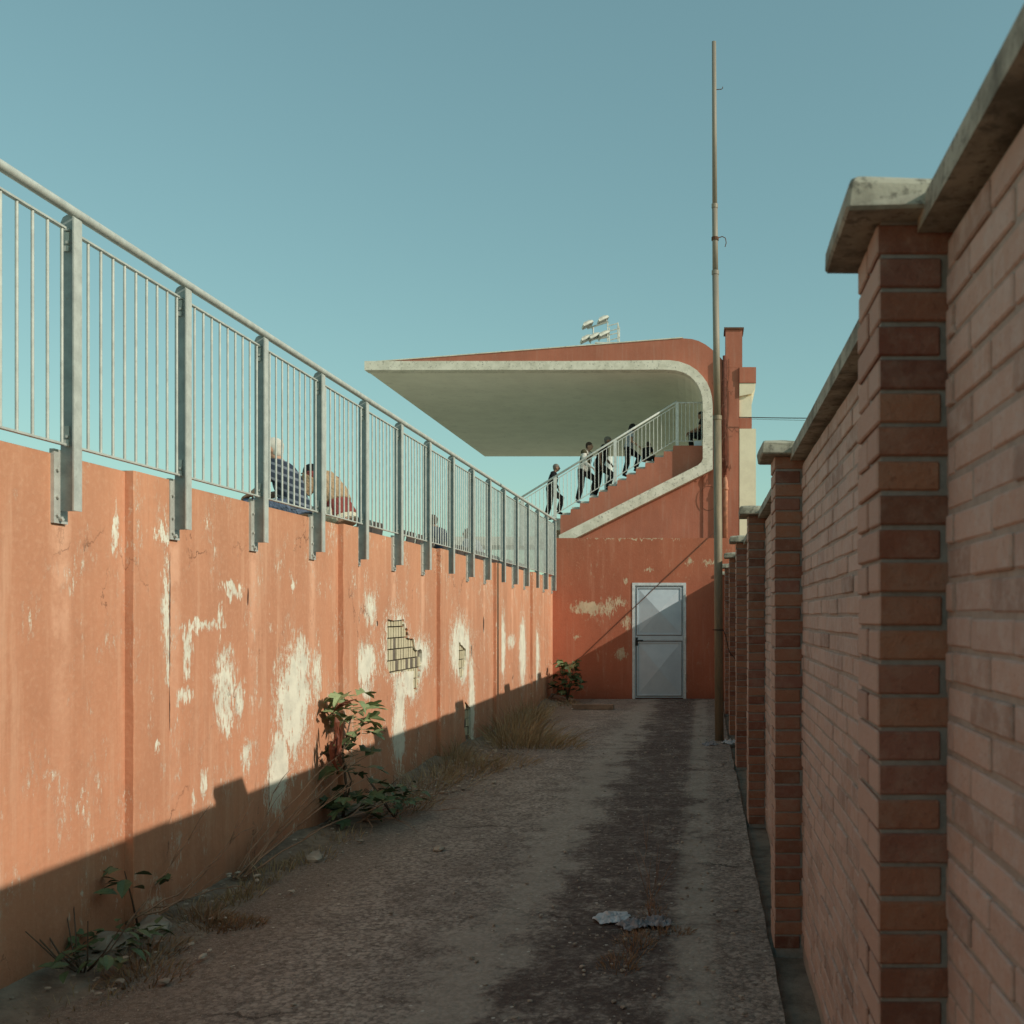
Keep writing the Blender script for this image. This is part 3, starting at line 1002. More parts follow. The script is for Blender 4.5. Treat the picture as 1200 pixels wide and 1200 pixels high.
# roof and back shell, extruded through to the far gable
top = [(427, 422.5), (800, 394), (811, 395), (819, 397.3), (827, 401.5), (834, 406.8), (840, 412), (845, 417.5), (851, 424), (851, 640)]
inn = [(p[0] + .5, p[1] - .6) for p in inner[:15]]
poly = [st(*p) for p in inn] + [st(824.2, 640)] + [st(*p) for p in reversed(top)]
nin = len(inn)
side = [1] * nin + [0] * (len(poly) - nin)
side[-1] = 2
mb = MB(); mb.prism(poly, 30.72, 47.2, 0, 0, side); roof = mb.build('roof', [M_red_far, M_soffit, M_rim], gs)
m = MB()
a, b = st(427, 423), st(800, 394)
m.prism([(a[0], a[1] + .004), (b[0], b[1] + .004), (b[0], b[1] + .03), (a[0], a[1] + .03)], 30.70, 47.22)
m.build('roof_flashing', M_rim, roof)
# side wall under the rim and stepped stair parapet
steps_red = []
RUN, RISE = .274, .1695
SX, SZ = st(656, 602)
NS = 13
pl = [(SX - 2.2, 0.0), (SX - .02, 0.0)] if False else []
prof = [(SX - .03, 2.8), (SX - .03, SZ)]
for i in range(NS - 1):
    prof += [(SX + RUN * (i + 1) - .012, SZ + RISE * i), (SX + RUN * (i + 1), SZ + RISE * (i + 1))]
prof += [(st(851, 0)[0] - .03, SZ + RISE * (NS - 1)), (st(851, 0)[0] - .03, 2.8)]
mb = MB(); mb.prism(prof, 30.84, 31.06); mb.build('stair_parapet', M_red_far, gs)
mb = MB(); mb.box(st(655, 0)[0] + .01, st(851, 0)[0], 30.80, 30.84, 2.9, 3.5)
lowp = [st(655.2, 640), st(850.8, 640), st(850.8, 541), st(835.5, 549.5), st(671.5, 631.5), st(655.2, 631.5)]
mb = MB(); mb.prism(lowp, 30.76, 30.845); mb.build('lower_wall', M_red_far, gs)
# steps
for i in range(-3, NS - 1):
    x = SX + RUN * i
    mb = MB()
    mb.box(x + .004, x + RUN + .03, 31.065, 33.2, SZ + RISE * i - .25, SZ + RISE * i + .085)
    mb.build('step', M_step, gs, origin=(x, 32, SZ + RISE * i))
mb = MB(); mb.box(SX + RUN * (NS - 1), st(824, 0)[0] - .01, 31.065, 47, SZ + RISE * (NS - 1) - .2, SZ + RISE * (NS - 1) + .0); mb.build('landing', M_step, gs)
mb = MB(); mb.box(SX - 4.5, SX - RUN * 3, 31.0, 33.2, SZ - RISE * 4 - .2, SZ - RISE * 3 - .12); mb.build('landing', M_step, gs)
# raked terrace behind the stairs
tp = [(SX - .8, 2.6), (SX - .8, SZ - .7), (SX + RUN * (NS - 1), SZ + RISE * (NS - 1) - .35), (st(824, 0)[0] - .02, SZ + RISE * (NS - 1) - .35), (st(824, 0)[0] - .02, 2.6)]
mb = MB(); mb.prism(tp, 33.25, 47.0); mb.build('terrace', M_step, gs)
# pilaster, chimney, cream stair tower at the back
m = MB(); x0, z0 = st(850, 640); x1 = st(866.5, 0)[0]
m.box(x0 - .012, x1, 30.57, 31.6, 2.8, st(0, 446)[1]); m.build('pilaster', M_red_far, gs)
m = MB(); m.box(st(850.4, 0)[0], st(870, 0)[0], 30.58, 31.3, st(0, 430)[1] + .0, st(0, 385.5)[1])
m.box(st(850.4, 0)[0], st(866.3, 0)[0], 30.58, 31.3, st(0, 446)[1] + .003, st(0, 430)[1] - .003)
ch = m.build('chimney', M_red_far, gs)
m = MB(); m.box(st(848.6, 0)[0], st(871.8, 0)[0], 30.54, 31.34, st(0, 385.4)[1], st(0, 383)[1]); m.build('chimney_cap', M_rust, ch)
m = MB(); m.box(st(866.5, 0)[0] + .002, st(886, 0)[0], 30.50, 33, st(0, 448.5)[1], st(0, 430)[1] - .004); m.build('parapet', M_red_far, gs)
m = MB()
cpf = [(866.6, 449), (885.5, 449), (885.2, 455), (881, 461), (866.6, 464)]
m.prism([st(*p) for p in cpf], 30.52, 33); m.build('cornice', M_cream, gs)
m = MB(); m.box(st(866.6, 0)[0], st(881, 0)[0], 30.62, 33, 2.8, st(0, 463)[1]); twr = m.build('stair_tower', M_cream, gs)
m = MB(); m.box(st(866.6, 0)[0] + .003, st(886, 0)[0], 30.56, 33, 2.8, st(0, 502)[1]); m.build('tower_base', M_cream, twr)
m = MB(); m.box(st(866.6, 0)[0] + .003, st(881.2, 0)[0], 30.60, 30.63, st(0, 502)[1] + .003, st(0, 489)[1]); m.build('painted_shadow_band', M_red_far, twr)  # red strip painted in for the shadow across the tower
# drain pipes
m = MB(); x = st(851.5, 0)[0]
m.tube([(x - .05, 30.60, st(0, 416)[1]), (x - .05, 30.60, st(0, 556)[1])], .065, 10); m.build('drainpipe', M_pipe_dark, gs, smooth=True)
m = MB()
xx = st(850.5, 0)[0]
m.tube([(xx - .01, 30.72, st(0, 558.5)[1]), (xx, 30.62, st(0, 560)[1]), (xx, 30.60, st(0, 566)[1]), (xx, 30.60, st(0, 640)[1])], [.05, .07, .072, .072], 10)
m.tube([(xx, 30.60, st(0, 571)[1]), (xx, 30.60, st(0, 574)[1])], .09, 10)
m.build('drainpipe', M_pipe, gs, smooth=True)['label'] = 'short thick terracotta drainpipe with an elbow'
# tangled cables on the pilaster
m = MB()
rr = random.Random(3)
for k in range(9):
    z = st(0, rr.uniform(425, 545))[1]
    xa = st(rr.uniform(846, 852), 0)[0]; xb = xa + rr.uniform(.12, .4) * rr.choice((-1, 1, 1))
    pts = []
    for t in range(7):
        u = t / 6
        pts.append((xa + (xb - xa) * u, 30.52 - .06 * math.sin(math.pi * u) - .02, z + rr.uniform(-.04, .04) - .25 * u * rr.uniform(.2, 1.2)))
    m.tube(pts, .010, 5)
for k in range(4):
    x = st(846 + 2.4 * k, 0)[0]
    m.tube([(x + rr.uniform(-.03, .03), 30.55 if x > st(850, 0)[0] else 30.68, st(0, 420 + 16 * t)[1]) for t in range(9)], .011, 5)
m.build('cable_run', M_wire_rust, gs)
m = MB()
cx, cz = st(836, 583)
m.tube([(cx - .14 + .26 * math.cos(t * .30 + 1.0), 30.72, cz + .36 * math.sin(t * .30 + 1.0)) for t in range(18)], .008, 5)
m.build('loose_wire', M_wire_rust, gs)
# small grey-blue box on the landing
m = MB(); x, z = st(817, 518); m.box(x - .09, x + .13, 30.9, 31.06, SZ + RISE * (NS - 1) + .003, SZ + RISE * (NS - 1) + .14); m.build('grey_blue_box', M_door, gs)

# stair railing
sr = thing('stair_railing', (-3, 30.98, 4.5), 'pale steel railing with upright bars climbing the grandstand stairs', 'railing')
YR = 30.96
def rp(px, py): x, z = st(px, py); return (x * YR / 30.5, YR, EYE + (z - EYE) * YR / 30.5)
a, b = rp(605, 586.5), rp(793.5, 470.5)
def on(t, dz=0): return (a[0] + (b[0] - a[0]) * t, YR, a[2] + (b[2] - a[2]) * t + dz)
m = MB(); m.tube([a, b], .03, 8); m.build('handrail', M_white_rail, sr, smooth=True)
slope = (b[2] - a[2]) / (b[0] - a[0])
BOT = -1.12
m = MB(); m.tube([on(0, BOT), on(1, BOT)], .014, 6); m.build('lower_bar', M_white_rail, sr)
m = MB(); m.tube([on(0, -.10), on(1, -.10)], .014, 6); m.build('upper_bar', M_white_rail, sr)
for px in (612, 650.5, 720.8, 793.5):
    x = rp(px, 0)[0]; t = (x - a[0]) / (b[0] - a[0])
    m = MB(); p = on(t, -.02); m.box(x - .045, x + .045, YR - .02, YR + .03, p[2] - 1.42, p[2] + .01); m.build('post', M_white_rail, sr)
sbar = MB(); sbar.tube([(0, 0, BOT), (0, 0, -.10)], .011, 6, cap=False); sbm = sbar.mesh('baluster', M_white_rail, (0, 0, BOT), smooth=True)
n = int((b[0] - a[0]) / .113)
for k in range(1, n):
    p = on(k / n, BOT); inst('baluster', sbm, sr, p)
# level guard on the landing
c, d = rp(794, 472), rp(830, 470)
m = MB(); m.tube([(c[0], YR, c[2]), (d[0], YR, c[2])], .022, 8); m.build('handrail', M_white_rail, sr, smooth=True)
zl = SZ + RISE * (NS - 1) + .10
m = MB(); m.tube([(c[0], YR, zl + .05), (d[0], YR, zl + .05)], .014, 6); m.build('lower_bar', M_white_rail, sr)
gb = MB(); gb.tube([(0, 0, 0), (0, 0, c[2] - zl - .05)], .011, 6, cap=False); gbm = gb.mesh('baluster', M_white_rail, smooth=True)
x = c[0] + .12
while x < d[0]:
    inst('baluster', gbm, sr, (x, YR, zl + .05)); x += .118

# ------------------------------------------------------------------ TERRACE BEHIND THE WALL (spectators)
m = MB(); m.box(-11, -3.10, -4, 30.3, -.05, 2.0); m.build('terrace_floor', M_soffit, kind='structure')
bn = thing('terrace_bench', (-4.2, 11, 2.0), 'low dark bench behind the railing under the two nearest spectators', 'bench')
m = MB(); m.box(-4.50, -3.95, 9.9, 12.7, 2.50, 2.56); m.build('seat', M_timber, bn)
for y in (10.1, 11.3, 12.5):
    m = MB(); m.box(-4.42, -4.05, y, y + .10, 2.0, 2.50); m.build('leg', M_timber, bn)
sm_ = MB(); sm_.box(-.25, .16, -.21, .21, .44, .475); smm = None
bk_ = MB(); bk_.add([(.13, -.21, .44), (.165, -.21, .44), (.165, .21, .44), (.13, .21, .44), (.19, -.20, .80), (.215, -.20, .80), (.215, .20, .80), (.19, .20, .80)], [(0, 3, 2, 1), (4, 5, 6, 7), (0, 1, 5, 4), (1, 2, 6, 5), (2, 3, 7, 6), (3, 0, 4, 7)])
lg_ = MB(); lg_.box(-.06, .06, -.04, .04, 0, .44); lg_.box(-.16, .16, -.10, .10, 0, .02)
M_seat = simple('dull_dark_plastic', (.075, .06, .055), .6, var=.3)
sm3 = [sm_.mesh('seat', M_seat), bk_.mesh('backrest', M_seat), lg_.mesh('leg', M_seat)]
rs = random.Random(4)
y = 13.3
while y < 26:
    if rs.random() > .12:
        stt = thing('stadium_chair', (-4.5, y, 2.0), 'dark moulded chair in the row just behind the far part of the railing', 'chair', 'chairs in the row behind the railing')
        stt.rotation_euler = (0, 0, rs.uniform(-.05, .05))
        for nm, me_ in zip(('seat', 'backrest', 'leg'), sm3): inst(nm, me_, stt, (-4.5, y, 2.0))
    y += .53

# ------------------------------------------------------------------ POLE
pl = thing('metal_pole', (.17, 13.2, 0), 'tall weathered steel pole rising from the alley floor beside the brick piers', 'pole')
PYY = 13.2
def pp(px, py): return ((px - 825) * PYY / 1230, PYY, EYE - (py - 721) * PYY / 1230)
secs = [((843, 868), (840.6, 488), .056, .050), ((840.6, 488), (838.3, 318), .043, .040), ((838.3, 318), (837.6, 240), .036, .035), ((837.6, 240), (836.7, 49), .031, .027)]
for a_, b_, r0, r1 in secs:
    A, B = pp(*a_), pp(*b_)
    m = MB(); m.tube([A, B], [r0, r1], 16); m.build('pole_section', M_pole, pl, smooth=True)
for px, py, r in ((840.6, 489, .057), (838.3, 319, .046), (837.6, 241, .040)):
    A = pp(px, py); m = MB(); m.tube([(A[0], A[1], A[2] - .03), (A[0], A[1], A[2] + .02)], r, 16); m.build('collar', M_pole, pl)
A = pp(839, 105); m = MB(); m.tube([(A[0], A[1], A[2]), (A[0] + .07, A[1], A[2] + .005), (A[0] + .085, A[1], A[2] + .02), (A[0] + .083, A[1], A[2] + .035)], .005, 6); m.build('hook', M_rust, pl)
A = pp(838, 279); m = MB(); m.tube([(A[0], A[1], A[2] - .03), (A[0], A[1], A[2] + .01)], .046, 12)
m.tube([(A[0] + .03, A[1], A[2]), (A[0] + .09, A[1], A[2] + .02), (A[0] + .13, A[1], A[2]), (A[0] + .14, A[1], A[2] - .06), (A[0] + .125, A[1], A[2] - .11)], .006, 6)
m.build('hook', M_rust, pl)
A = pp(842.5, 738); m = MB(); m.tube([(A[0], A[1], A[2] - .008), (A[0], A[1], A[2] + .008)], .058, 12); m.build('strap', M_rust, pl)
m = MB(); m.tube([(A[0] - .08, A[1] - .05, A[2]), (A[0] + .06, A[1] - .06, A[2] - .01), (A[0] + .09, A[1] - .05, A[2] - .1), (A[0] + .13, A[1] - .02, A[2] - .28), (A[0] + .20, A[1], A[2] - .36), (A[0] + .30, A[1], A[2] - .33)], .006, 6)
tag(m.build('loose_cable', M_wire), 'dark cable hanging from the pole towards the brick piers', 'cable')

# wires
def sag(p, q, s, n=12):
    p, q = Vector(p), Vector(q)
    return [p.lerp(q, t / n) - Vector((0, 0, s * 4 * (t / n) * (1 - t / n))) for t in range(n + 1)]
m = MB(); k2 = 30.4 / 1230
m.tube(sag(((866 - 825) * k2, 30.4, EYE - (489 - 721) * k2), ((1100 - 825) * k2, 30.4, EYE - (489 - 721) * k2), .03), .014, 5)
tag(m.build('overhead_wire', M_wire), 'thin dark wire running level from the cream tower out over the brick wall', 'wire')
m = MB()
m.tube(sag(((866 - 825) * k2, 31.4, EYE - (483 - 721) * k2), ((1100 - 825) * k2, 31.4, EYE - (486 - 721) * k2), .03), .006, 5)
tag(m.build('overhead_wire', M_wire), 'faint upper wire just above the thicker level wire at the cream tower', 'wire')
m = MB()
m.tube([((836 - 825) / 62, BY - .022, EYE - (625 - 721) / 62), ((760 - 825) / 62, BY - .022, EYE - (696 - 721) / 62), ((684 - 825) / 62, BY - .018, EYE - (768 - 721) / 62), ((676 - 825) / 62, BY - .02, EYE - (773 - 721) / 62)], .007, 5)
tag(m.build('slanting_wire', M_wire_rust), 'rusty wire slanting down across the red wall and the top of the door', 'wire')

# ------------------------------------------------------------------ FLOODLIGHTS BEHIND THE ROOF
FY = 51.0; kf = FY / 1230
def fl(px, py): return ((px - 825) * kf, FY, EYE - (py - 721) * kf)
fm = thing('floodlight_mast', ((706 - 825) * kf, FY, 0), 'floodlight mast with pale lamps and a small cage showing above the roof', 'floodlight')
bx, _, bz = fl(712, 402)
m = MB(); m.tube([(bx, FY + .6, 0), (bx, FY + .6, bz)], [.28, .16], 12); m.build('mast', M_galv, fm, smooth=True)
m = MB(); m.box(bx - .6, bx + .55, FY - .2, FY + 1.0, bz - .06, bz); m.build('platform', M_lamp, fm)
m = MB()
for px, y2 in ((712, 0), (724, 0), (712, .9), (724, .9)):
    p = fl(px, 400); q = fl(px, 378); m.tube([(p[0], FY + y2, p[2]), (q[0], FY + y2, q[2])], .03, 6)
for py in (379, 390):
    p = fl(712, py + 3); q = fl(724, py)
    for y2 in (0, .9): m.tube([(p[0], FY + y2, p[2]), (q[0], FY + y2, q[2])], .025, 6)
    m.tube([(q[0], FY, q[2]), (q[0], FY + .9, q[2])], .025, 6)
m.build('cage', M_lamp, fm)
m = MB(); p, q = fl(688, 385), fl(713, 377); m.tube([p, q], .045, 6); p, q = fl(684, 399), fl(713, 395); m.tube([p, q], .045, 6)
m.tube([fl(695, 383), fl(695.5, 397)], .04, 6); m.build('cross_arm', M_galv, fm)
for px, py in ((688, 380), (706, 374.5), (686, 397), (696, 394.5), (707, 392)):
    c = Vector(fl(px, py)); M = Matrix.Rotation(R(-32), 3, 'Y') @ Matrix.Rotation(R(20), 3, 'Z')
    m = MB()
    vs = []
    for dz, s in ((-.09, 1.0), (.02, .95), (.12, .5)):
        vs += [c + M @ Vector((sx * .28 * s, sy * .22 * s, dz)) for sx, sy in ((-1, -1), (1, -1), (1, 1), (-1, 1))]
    m.add(vs, [(0, 1, 5, 4), (1, 2, 6, 5), (2, 3, 7, 6), (3, 0, 4, 7), (4, 5, 9, 8), (5, 6, 10, 9), (6, 7, 11, 10), (7, 4, 8, 11), (8, 9, 10, 11)])
    L = m.build('lamp', M_lamp, fm, origin=c)
    g_ = MB(); g_.obox(c - M @ Vector((0, 0, .095)), .25, .19, .004, M); g_.build('lamp_glass', M_glass, L)
    g_ = MB(); g_.tube([c + M @ Vector((.2, 0, .05)), c + Vector((.25, .1, -.2))], .03, 6); g_.build('lamp_bracket', M_galv, L)

# ------------------------------------------------------------------ PEOPLE
M_skin = simple('skin', (.42, .24, .165), .6, var=.08, bump=0)
M_skin_tan = simple('tanned_skin', (.30, .165, .11), .6, var=.08, bump=0)
def cloth(name, c): return simple(name, c, .95, var=.2, nscale=5, bump=.9, bdist=.03, spec=.1)
C_black = cloth('black_cloth', (.017, .017, .018)); C_trouser = cloth('dark_trouser_cloth', (.028, .024, .024)); C_olive = cloth('olive_cloth', (.065, .06, .035))
C_white = cloth('white_cloth', (.62, .60, .55)); C_grey = cloth('pale_blue_grey_cloth', (.34, .37, .40)); C_jeans = cloth('blue_jeans', (.11, .14, .20))
C_cream = cloth('cream_cloth', (.66, .60, .46)); C_maroon = cloth('maroon_cloth', (.27, .07, .06)); C_tan = cloth('tan_cloth', (.42, .28, .17)); C_navy = cloth('navy_cloth', (.04, .05, .075))
H_grey = simple('grey_hair', (.16, .145, .125), .8, bump=.3); H_black = simple('black_hair', (.012, .011, .011), .6, bump=.3); H_white = simple('white_hair', (.60, .55, .48), .8, bump=.3); H_brown = simple('brown_hair', (.05, .03, .02), .7, bump=.3)
M_eye = simple('dark_eye', (.02, .015, .012), .3, bump=0)
M_lip = simple('lip', (.30, .12, .10), .5, bump=0)


def mk_stripes():
    g = G('navy_striped_cloth', .95, 0, .1)
    x, y, z = g.xyz(g.obj())
    s = g.math('FRACT', g.math('MULTIPLY', g.math('ADD', z, g.math('MULTIPLY', x, -.35)), 13.0))
    return g.done(g.mix(g.rng(s, .62, .70), (.035, .045, .065), (.15, .17, .20)))
C_stripe = mk_stripes()


def finish_remesh(mb, name, mat, parent, voxel, world_m, smooth_it=4):
    """one continuous skin over overlapping tubes"""
    me = mb.mesh(name + '_src', mat)
    o = bpy.data.objects.new(name + '_src', me)
    col.objects.link(o)
    r = o.modifiers.new('r', 'REMESH'); r.mode = 'VOXEL'; r.voxel_size = voxel; r.use_smooth_shade = True
    s = o.modifiers.new('s', 'SMOOTH'); s.iterations = smooth_it; s.factor = .5
    dg = bpy.context.evaluated_depsgraph_get()
    out = bpy.data.meshes.new_from_object(o.evaluated_get(dg))
    out.name = name
    bpy.data.objects.remove(o); bpy.data.meshes.remove(me)
    if not out.materials: out.materials.append(mat)
    out.polygons.foreach_set('use_smooth', [True] * len(out.polygons))
    return out


def person(label, loc, heading, pose, shirt, trouser, hair, skin, voxel=.016, hair_style='short', sleeves='short', extra=None, scale=1.0, group=None, sh_inner=None, hair_turn=0):
    """pose: joints in metres, x forward, y left, z up"""
    J = {k: Vector(v) for k, v in pose.items()}
    root = thing('person', loc, label, 'person', group)
    root.rotation_euler = (0, 0, heading)
    root.scale = (scale,) * 3
    hd = J['head']; nk = J['neck']; ch = J['chest']; pv = J['pelvis']
    yaw = R(pose.get('_yaw', 0)) if isinstance(pose.get('_yaw', 0), (int, float)) else 0
    HM = Matrix.Rotation(yaw, 3, 'Z')

    def part(mb, name, mat, parent=root, vox=voxel, it=4):
        o = bpy.data.objects.new(name, finish_remesh(mb, name, mat, parent, vox, None, it))
        col.objects.link(o); o.parent = parent
        WL[o.name] = Vector(loc)
        return o
    # body
    m = MB()
    sh = (J['sl'] + J['sr']) / 2
    m.tube([pv - (ch - pv) * .25, pv, pv.lerp(ch, .5), ch, ch.lerp(sh, .8), nk], [(.15, .11), (.165, .125), (.15, .115), (.175, .128), (.13, .10), (.058, .058)], 14, flat=(1, 0, 0))
    m.tube([nk - Vector((0, 0, .05)), nk, hd - Vector((0, 0, .03))], [.06, .055, .052], 10)
    m.ball(hd + HM @ Vector((-.012, 0, .018)), (.098, .076, .098), HM, 14, 10)
    m.ball(hd + HM @ Vector((.022, 0, -.045)), (.062, .058, .066), HM, 12, 8)
    m.tube([hd + HM @ Vector((.080, 0, .02)), hd + HM @ Vector((.108, 0, -.022)), hd + HM @ Vector((.085, 0, -.032))], [.012, .017, .012], 6)
    for s_ in (-1, 1): m.ball(hd + HM @ Vector((-.005, s_ * .079, -.005)), (.022, .012, .034), HM, 8, 6)
    for s_ in 'lr':
        m.tube([sh.lerp(J['s' + s_], .3), J['s' + s_], J['s' + s_].lerp(J['e' + s_], .5), J['e' + s_], J['e' + s_].lerp(J['w' + s_], .4), J['w' + s_]], [.06, .060, .048, .042, .040, .028], 10)
        m.tube([J['h' + s_] + Vector((0, 0, .03)), J['h' + s_].lerp(J['k' + s_], .4), J['k' + s_], J['k' + s_].lerp(J['a' + s_], .35), J['a' + s_]], [.088, .078, .057, .056, .038], 10)
        m.tube([J['a' + s_] - (J['t' + s_] - J['a' + s_]) * .25 - Vector((0, 0, .02)), J['a' + s_].lerp(J['t' + s_], .5) - Vector((0, 0, .02)), J['t' + s_]], [(.035, .035), (.043, .030), (.034, .02)], 8)
    body = part(m, 'body', skin)
    # hands: palm, four bent fingers, thumb - welded into the body mesh
    hm = MB()
    for s_ in 'lr':
        w = J['w' + s_]; d = (w - J['e' + s_]).normalized()
        side = Vector((0, 0, 1)).cross(d)
        side = side.normalized() if side.length > .1 else Vector((0, 1, 0))
        nrm = d.cross(side).normalized()
        curl = nrm if nrm.x < 0 or True else -nrm
        hm.tube([w - d * .01, w + d * .03, w + d * .085], [(.026, .016), (.038, .018), (.040, .014)], 8, flat=tuple(nrm))
        for q, L in zip((-.030, -.010, .010, .030), (.062, .078, .074, .058)):
            b0 = w + d * .082 + side * q
            hm.tube([b0, b0 + d * L * .45 - curl * .012, b0 + d * L * .75 - curl * .035, b0 + d * L * .8 - curl * .055], [.0095, .009, .008, .006], 6)
        tb = w + d * .025 + side * .03 * (1 if s_ == 'r' else -1)
        ts = side * (1 if s_ == 'r' else -1)
        hm.tube([tb, tb + ts * .03 + d * .025 - curl * .01, tb + ts * .036 + d * .06 - curl * .025], [.013, .011, .008], 6)
    bmx = bmesh.new(); bmx.from_mesh(body.data)
    hme = hm.mesh('tmp', skin, smooth=True); bmx.from_mesh(hme); bmx.to_mesh(body.data); bmx.free(); bpy.data.meshes.remove(hme)
    # face
    fm_ = MB()
    for s_ in (-1, 1): fm_.ball(hd + HM @ Vector((.080, s_ * .031, .012)), (.010, .014, .009), HM, 8, 6)
    def plain(mb, name, mat, parent):
        o = bpy.data.objects.new(name, mb.mesh(name, mat, smooth=True)); col.objects.link(o); o.parent = parent; WL[o.name] = Vector(loc); return o
    plain(fm_, 'eyes', M_eye, body)
    lp = MB(); lp.tube([hd + HM @ Vector((.080, -.022, -.062)), hd + HM @ Vector((.088, 0, -.060)), hd + HM @ Vector((.080, .022, -.062))], [.004, .008, .004], 6); plain(lp, 'mouth', M_lip, body)
    # trousers
    t = MB()
    t.tube([pv + (ch - pv) * .28, pv, pv - (ch - pv).normalized() * .06], [(.168, .128), (.185, .142), (.165, .135)], 14, flat=(1, 0, 0))
    for s_ in 'lr':
        t.tube([J['h' + s_] + Vector((0, 0, .05)), J['h' + s_].lerp(J['k' + s_], .4), J['k' + s_], J['k' + s_].lerp(J['a' + s_], .5), J['k' + s_].lerp(J['a' + s_], .93)], [.115, .108, .088, .082, .074], 10)
    part(t, 'trousers', trouser)
    # shirt
    t = MB()
    t.tube([pv - (ch - pv) * .02, pv.lerp(ch, .5), ch, ch.lerp(sh, .8), ch.lerp(nk, .93)], [(.195, .152), (.178, .138), (.205, .15), (.165, .125), (.08, .08)], 14, flat=(1, 0, 0))
    for s_ in 'lr':
        pts = [sh.lerp(J['s' + s_], .35), J['s' + s_], J['s' + s_].lerp(J['e' + s_], .62)]; rd = [.092, .088, .078]
        if sleeves == 'long': pts += [J['e' + s_], J['e' + s_].lerp(J['w' + s_], .93)]; rd += [.066, .05]
        t.tube(pts, rd, 10)
    part(t, 'shirt', shirt)
    for s_ in 'lr':
        t = MB(); a_, b_ = J['a' + s_], J['t' + s_]
        t.tube([a_ - (b_ - a_) * .35 - Vector((0, 0, .03)), a_.lerp(b_, .4) - Vector((0, 0, .025)), b_ + (b_ - a_) * .12], [(.044, .045), (.054, .042), (.040, .026)], 8)
        t.ball(a_ - Vector((0, 0, .01)), .05)
        part(t, 'shoe', extra.get('shoe', C_black) if extra else C_black)
    # hair
    t = MB()
    if hair_style == 'short':
        t.ball(hd + HM @ Vector((-.022, 0, .036)), (.102, .084, .092), HM, 14, 10); t.ball(hd + HM @ Vector((-.055, 0, -.01)), (.062, .072, .08), HM, 12, 8)
    elif hair_style == 'bald':
        t.ball(hd + HM @ Vector((-.050, 0, -.002)), (.068, .084, .052), HM, 12, 8)
    elif hair_style == 'long':
        t.ball(hd + HM @ Vector((-.025, 0, .035)), (.112, .098, .10), HM, 14, 10)
        t.tube([hd + HM @ Vector((-.06, 0, .04)), hd + HM @ Vector((-.10, 0, -.10)), hd + HM @ Vector((-.13, 0, -.26)), hd + HM @ Vector((-.14, 0, -.40))], [(.09, .08), (.12, .075), (.13, .06), (.09, .035)], 12, flat=(1, 0, 0))
        for s_ in (-1, 1): t.tube([hd + HM @ Vector((-.01, s_ * .075, .03)), hd + HM @ Vector((-.01, s_ * .095, -.1)), hd + HM @ Vector((-.03, s_ * .11, -.27))], [.04, .045, .03], 8)
    hme = finish_remesh(t, 'hair', hair, None, .012, None, 3)
    o = bpy.data.objects.new('hair', hme); col.objects.link(o); o.parent = root; WL[o.name] = Vector(loc)
    if extra and 'build' in extra: extra['build'](root, J, part)
    return root


def climb(lean=.0, arm=.0, swap=False, yaw=0, knee=.0):
    l, r = ('r', 'l') if swap else ('l', 'r')
    p = {'pelvis': (.03, 0, .93), 'chest': (.10 + lean, 0, 1.24), 'neck': (.14 + lean * 1.5, 0, 1.47), 'head': (.20 + lean * 1.8, 0, 1.60)}
    s = {'l': 1, 'r': -1}
    for q in 'lr':
        p['s' + q] = (.12 + lean * 1.4, s[q] * .19, 1.41); p['h' + q] = (.03, s[q] * .095, .91)
    p['k' + r] = (.02, s[r] * .10, .49); p['a' + r] = (-.09, s[r] * .10, .10); p['t' + r] = (.06, s[r] * .12, .035)
    p['k' + l] = (.36 + knee, s[l] * .10, .68); p['a' + l] = (.26 + knee, s[l] * .10, .28); p['t' + l] = (.42 + knee, s[l] * .12, .215)
    p['e' + l] = (.02 + lean, s[l] * .25, 1.14); p['w' + l] = (.10 + lean + arm, s[l] * .24, .91 + arm * .6)
    p['e' + r] = (.16 + lean, s[r] * .26, 1.13); p['w' + r] = (.34 + lean + arm, s[r] * .22, .98 + arm * .5)
    p['_y'] = (0, 0, 0)
    p = {k: v for k, v in p.items() if not k.startswith('_')}
    return p


def seat(lean=.12, knee_h=.02, armf=.45, armz=.15, drop=0):
    p = {'pelvis': (0, 0, .12), 'chest': (lean * .9, 0, .42), 'neck': (lean * 1.7, 0, .63 - drop * .5), 'head': (lean * 2.1 + .03 + drop * .3, 0, .76 - drop)}
    s = {'l': 1, 'r': -1}
    for q in 'lr':
        p['s' + q] = (lean * 1.5, s[q] * .19, .57); p['h' + q] = (.03, s[q] * .095, .11)
        p['k' + q] = (.44, s[q] * .13, .13 + knee_h); p['a' + q] = (.40, s[q] * .13, -.33); p['t' + q] = (.55, s[q] * .15, -.40)
        p['e' + q] = (lean * 1.5 + .10, s[q] * .25, .34); p['w' + q] = (armf, s[q] * .15, armz + .08)
    return p


YP = 31.9
kp = YP / 1230
def px2x(px): return (px - 825) * kp
def stepz(i): return SZ + RISE * i + .085
GRP = 'people climbing the grandstand stairs'
# man in dark clothes at the foot of the stairs
person('grey haired man in dark jacket and trousers, lowest on the grandstand stairs', (px2x(644), YP, EYE - (610 - 721) * kp), R(0), climb(.01, -.06), C_black, C_trouser, H_grey, M_skin_tan, sleeves='long', group=GRP)


def olive_vest(root, J, part):
    pv, ch, nk = J['pelvis'], J['chest'], J['neck']; sh = (J['sl'] + J['sr']) / 2
    t = MB(); t.tube([pv.lerp(ch, .62), ch, ch.lerp(sh, .85)], [(.20, .156), (.215, .16), (.175, .135)], 14, flat=(1, 0, 0))
    for s_ in 'lr': t.ball(J['s' + s_] + Vector((0, 0, -.01)), (.096, .096, .10))
    part(t, 'yoke', C_olive)


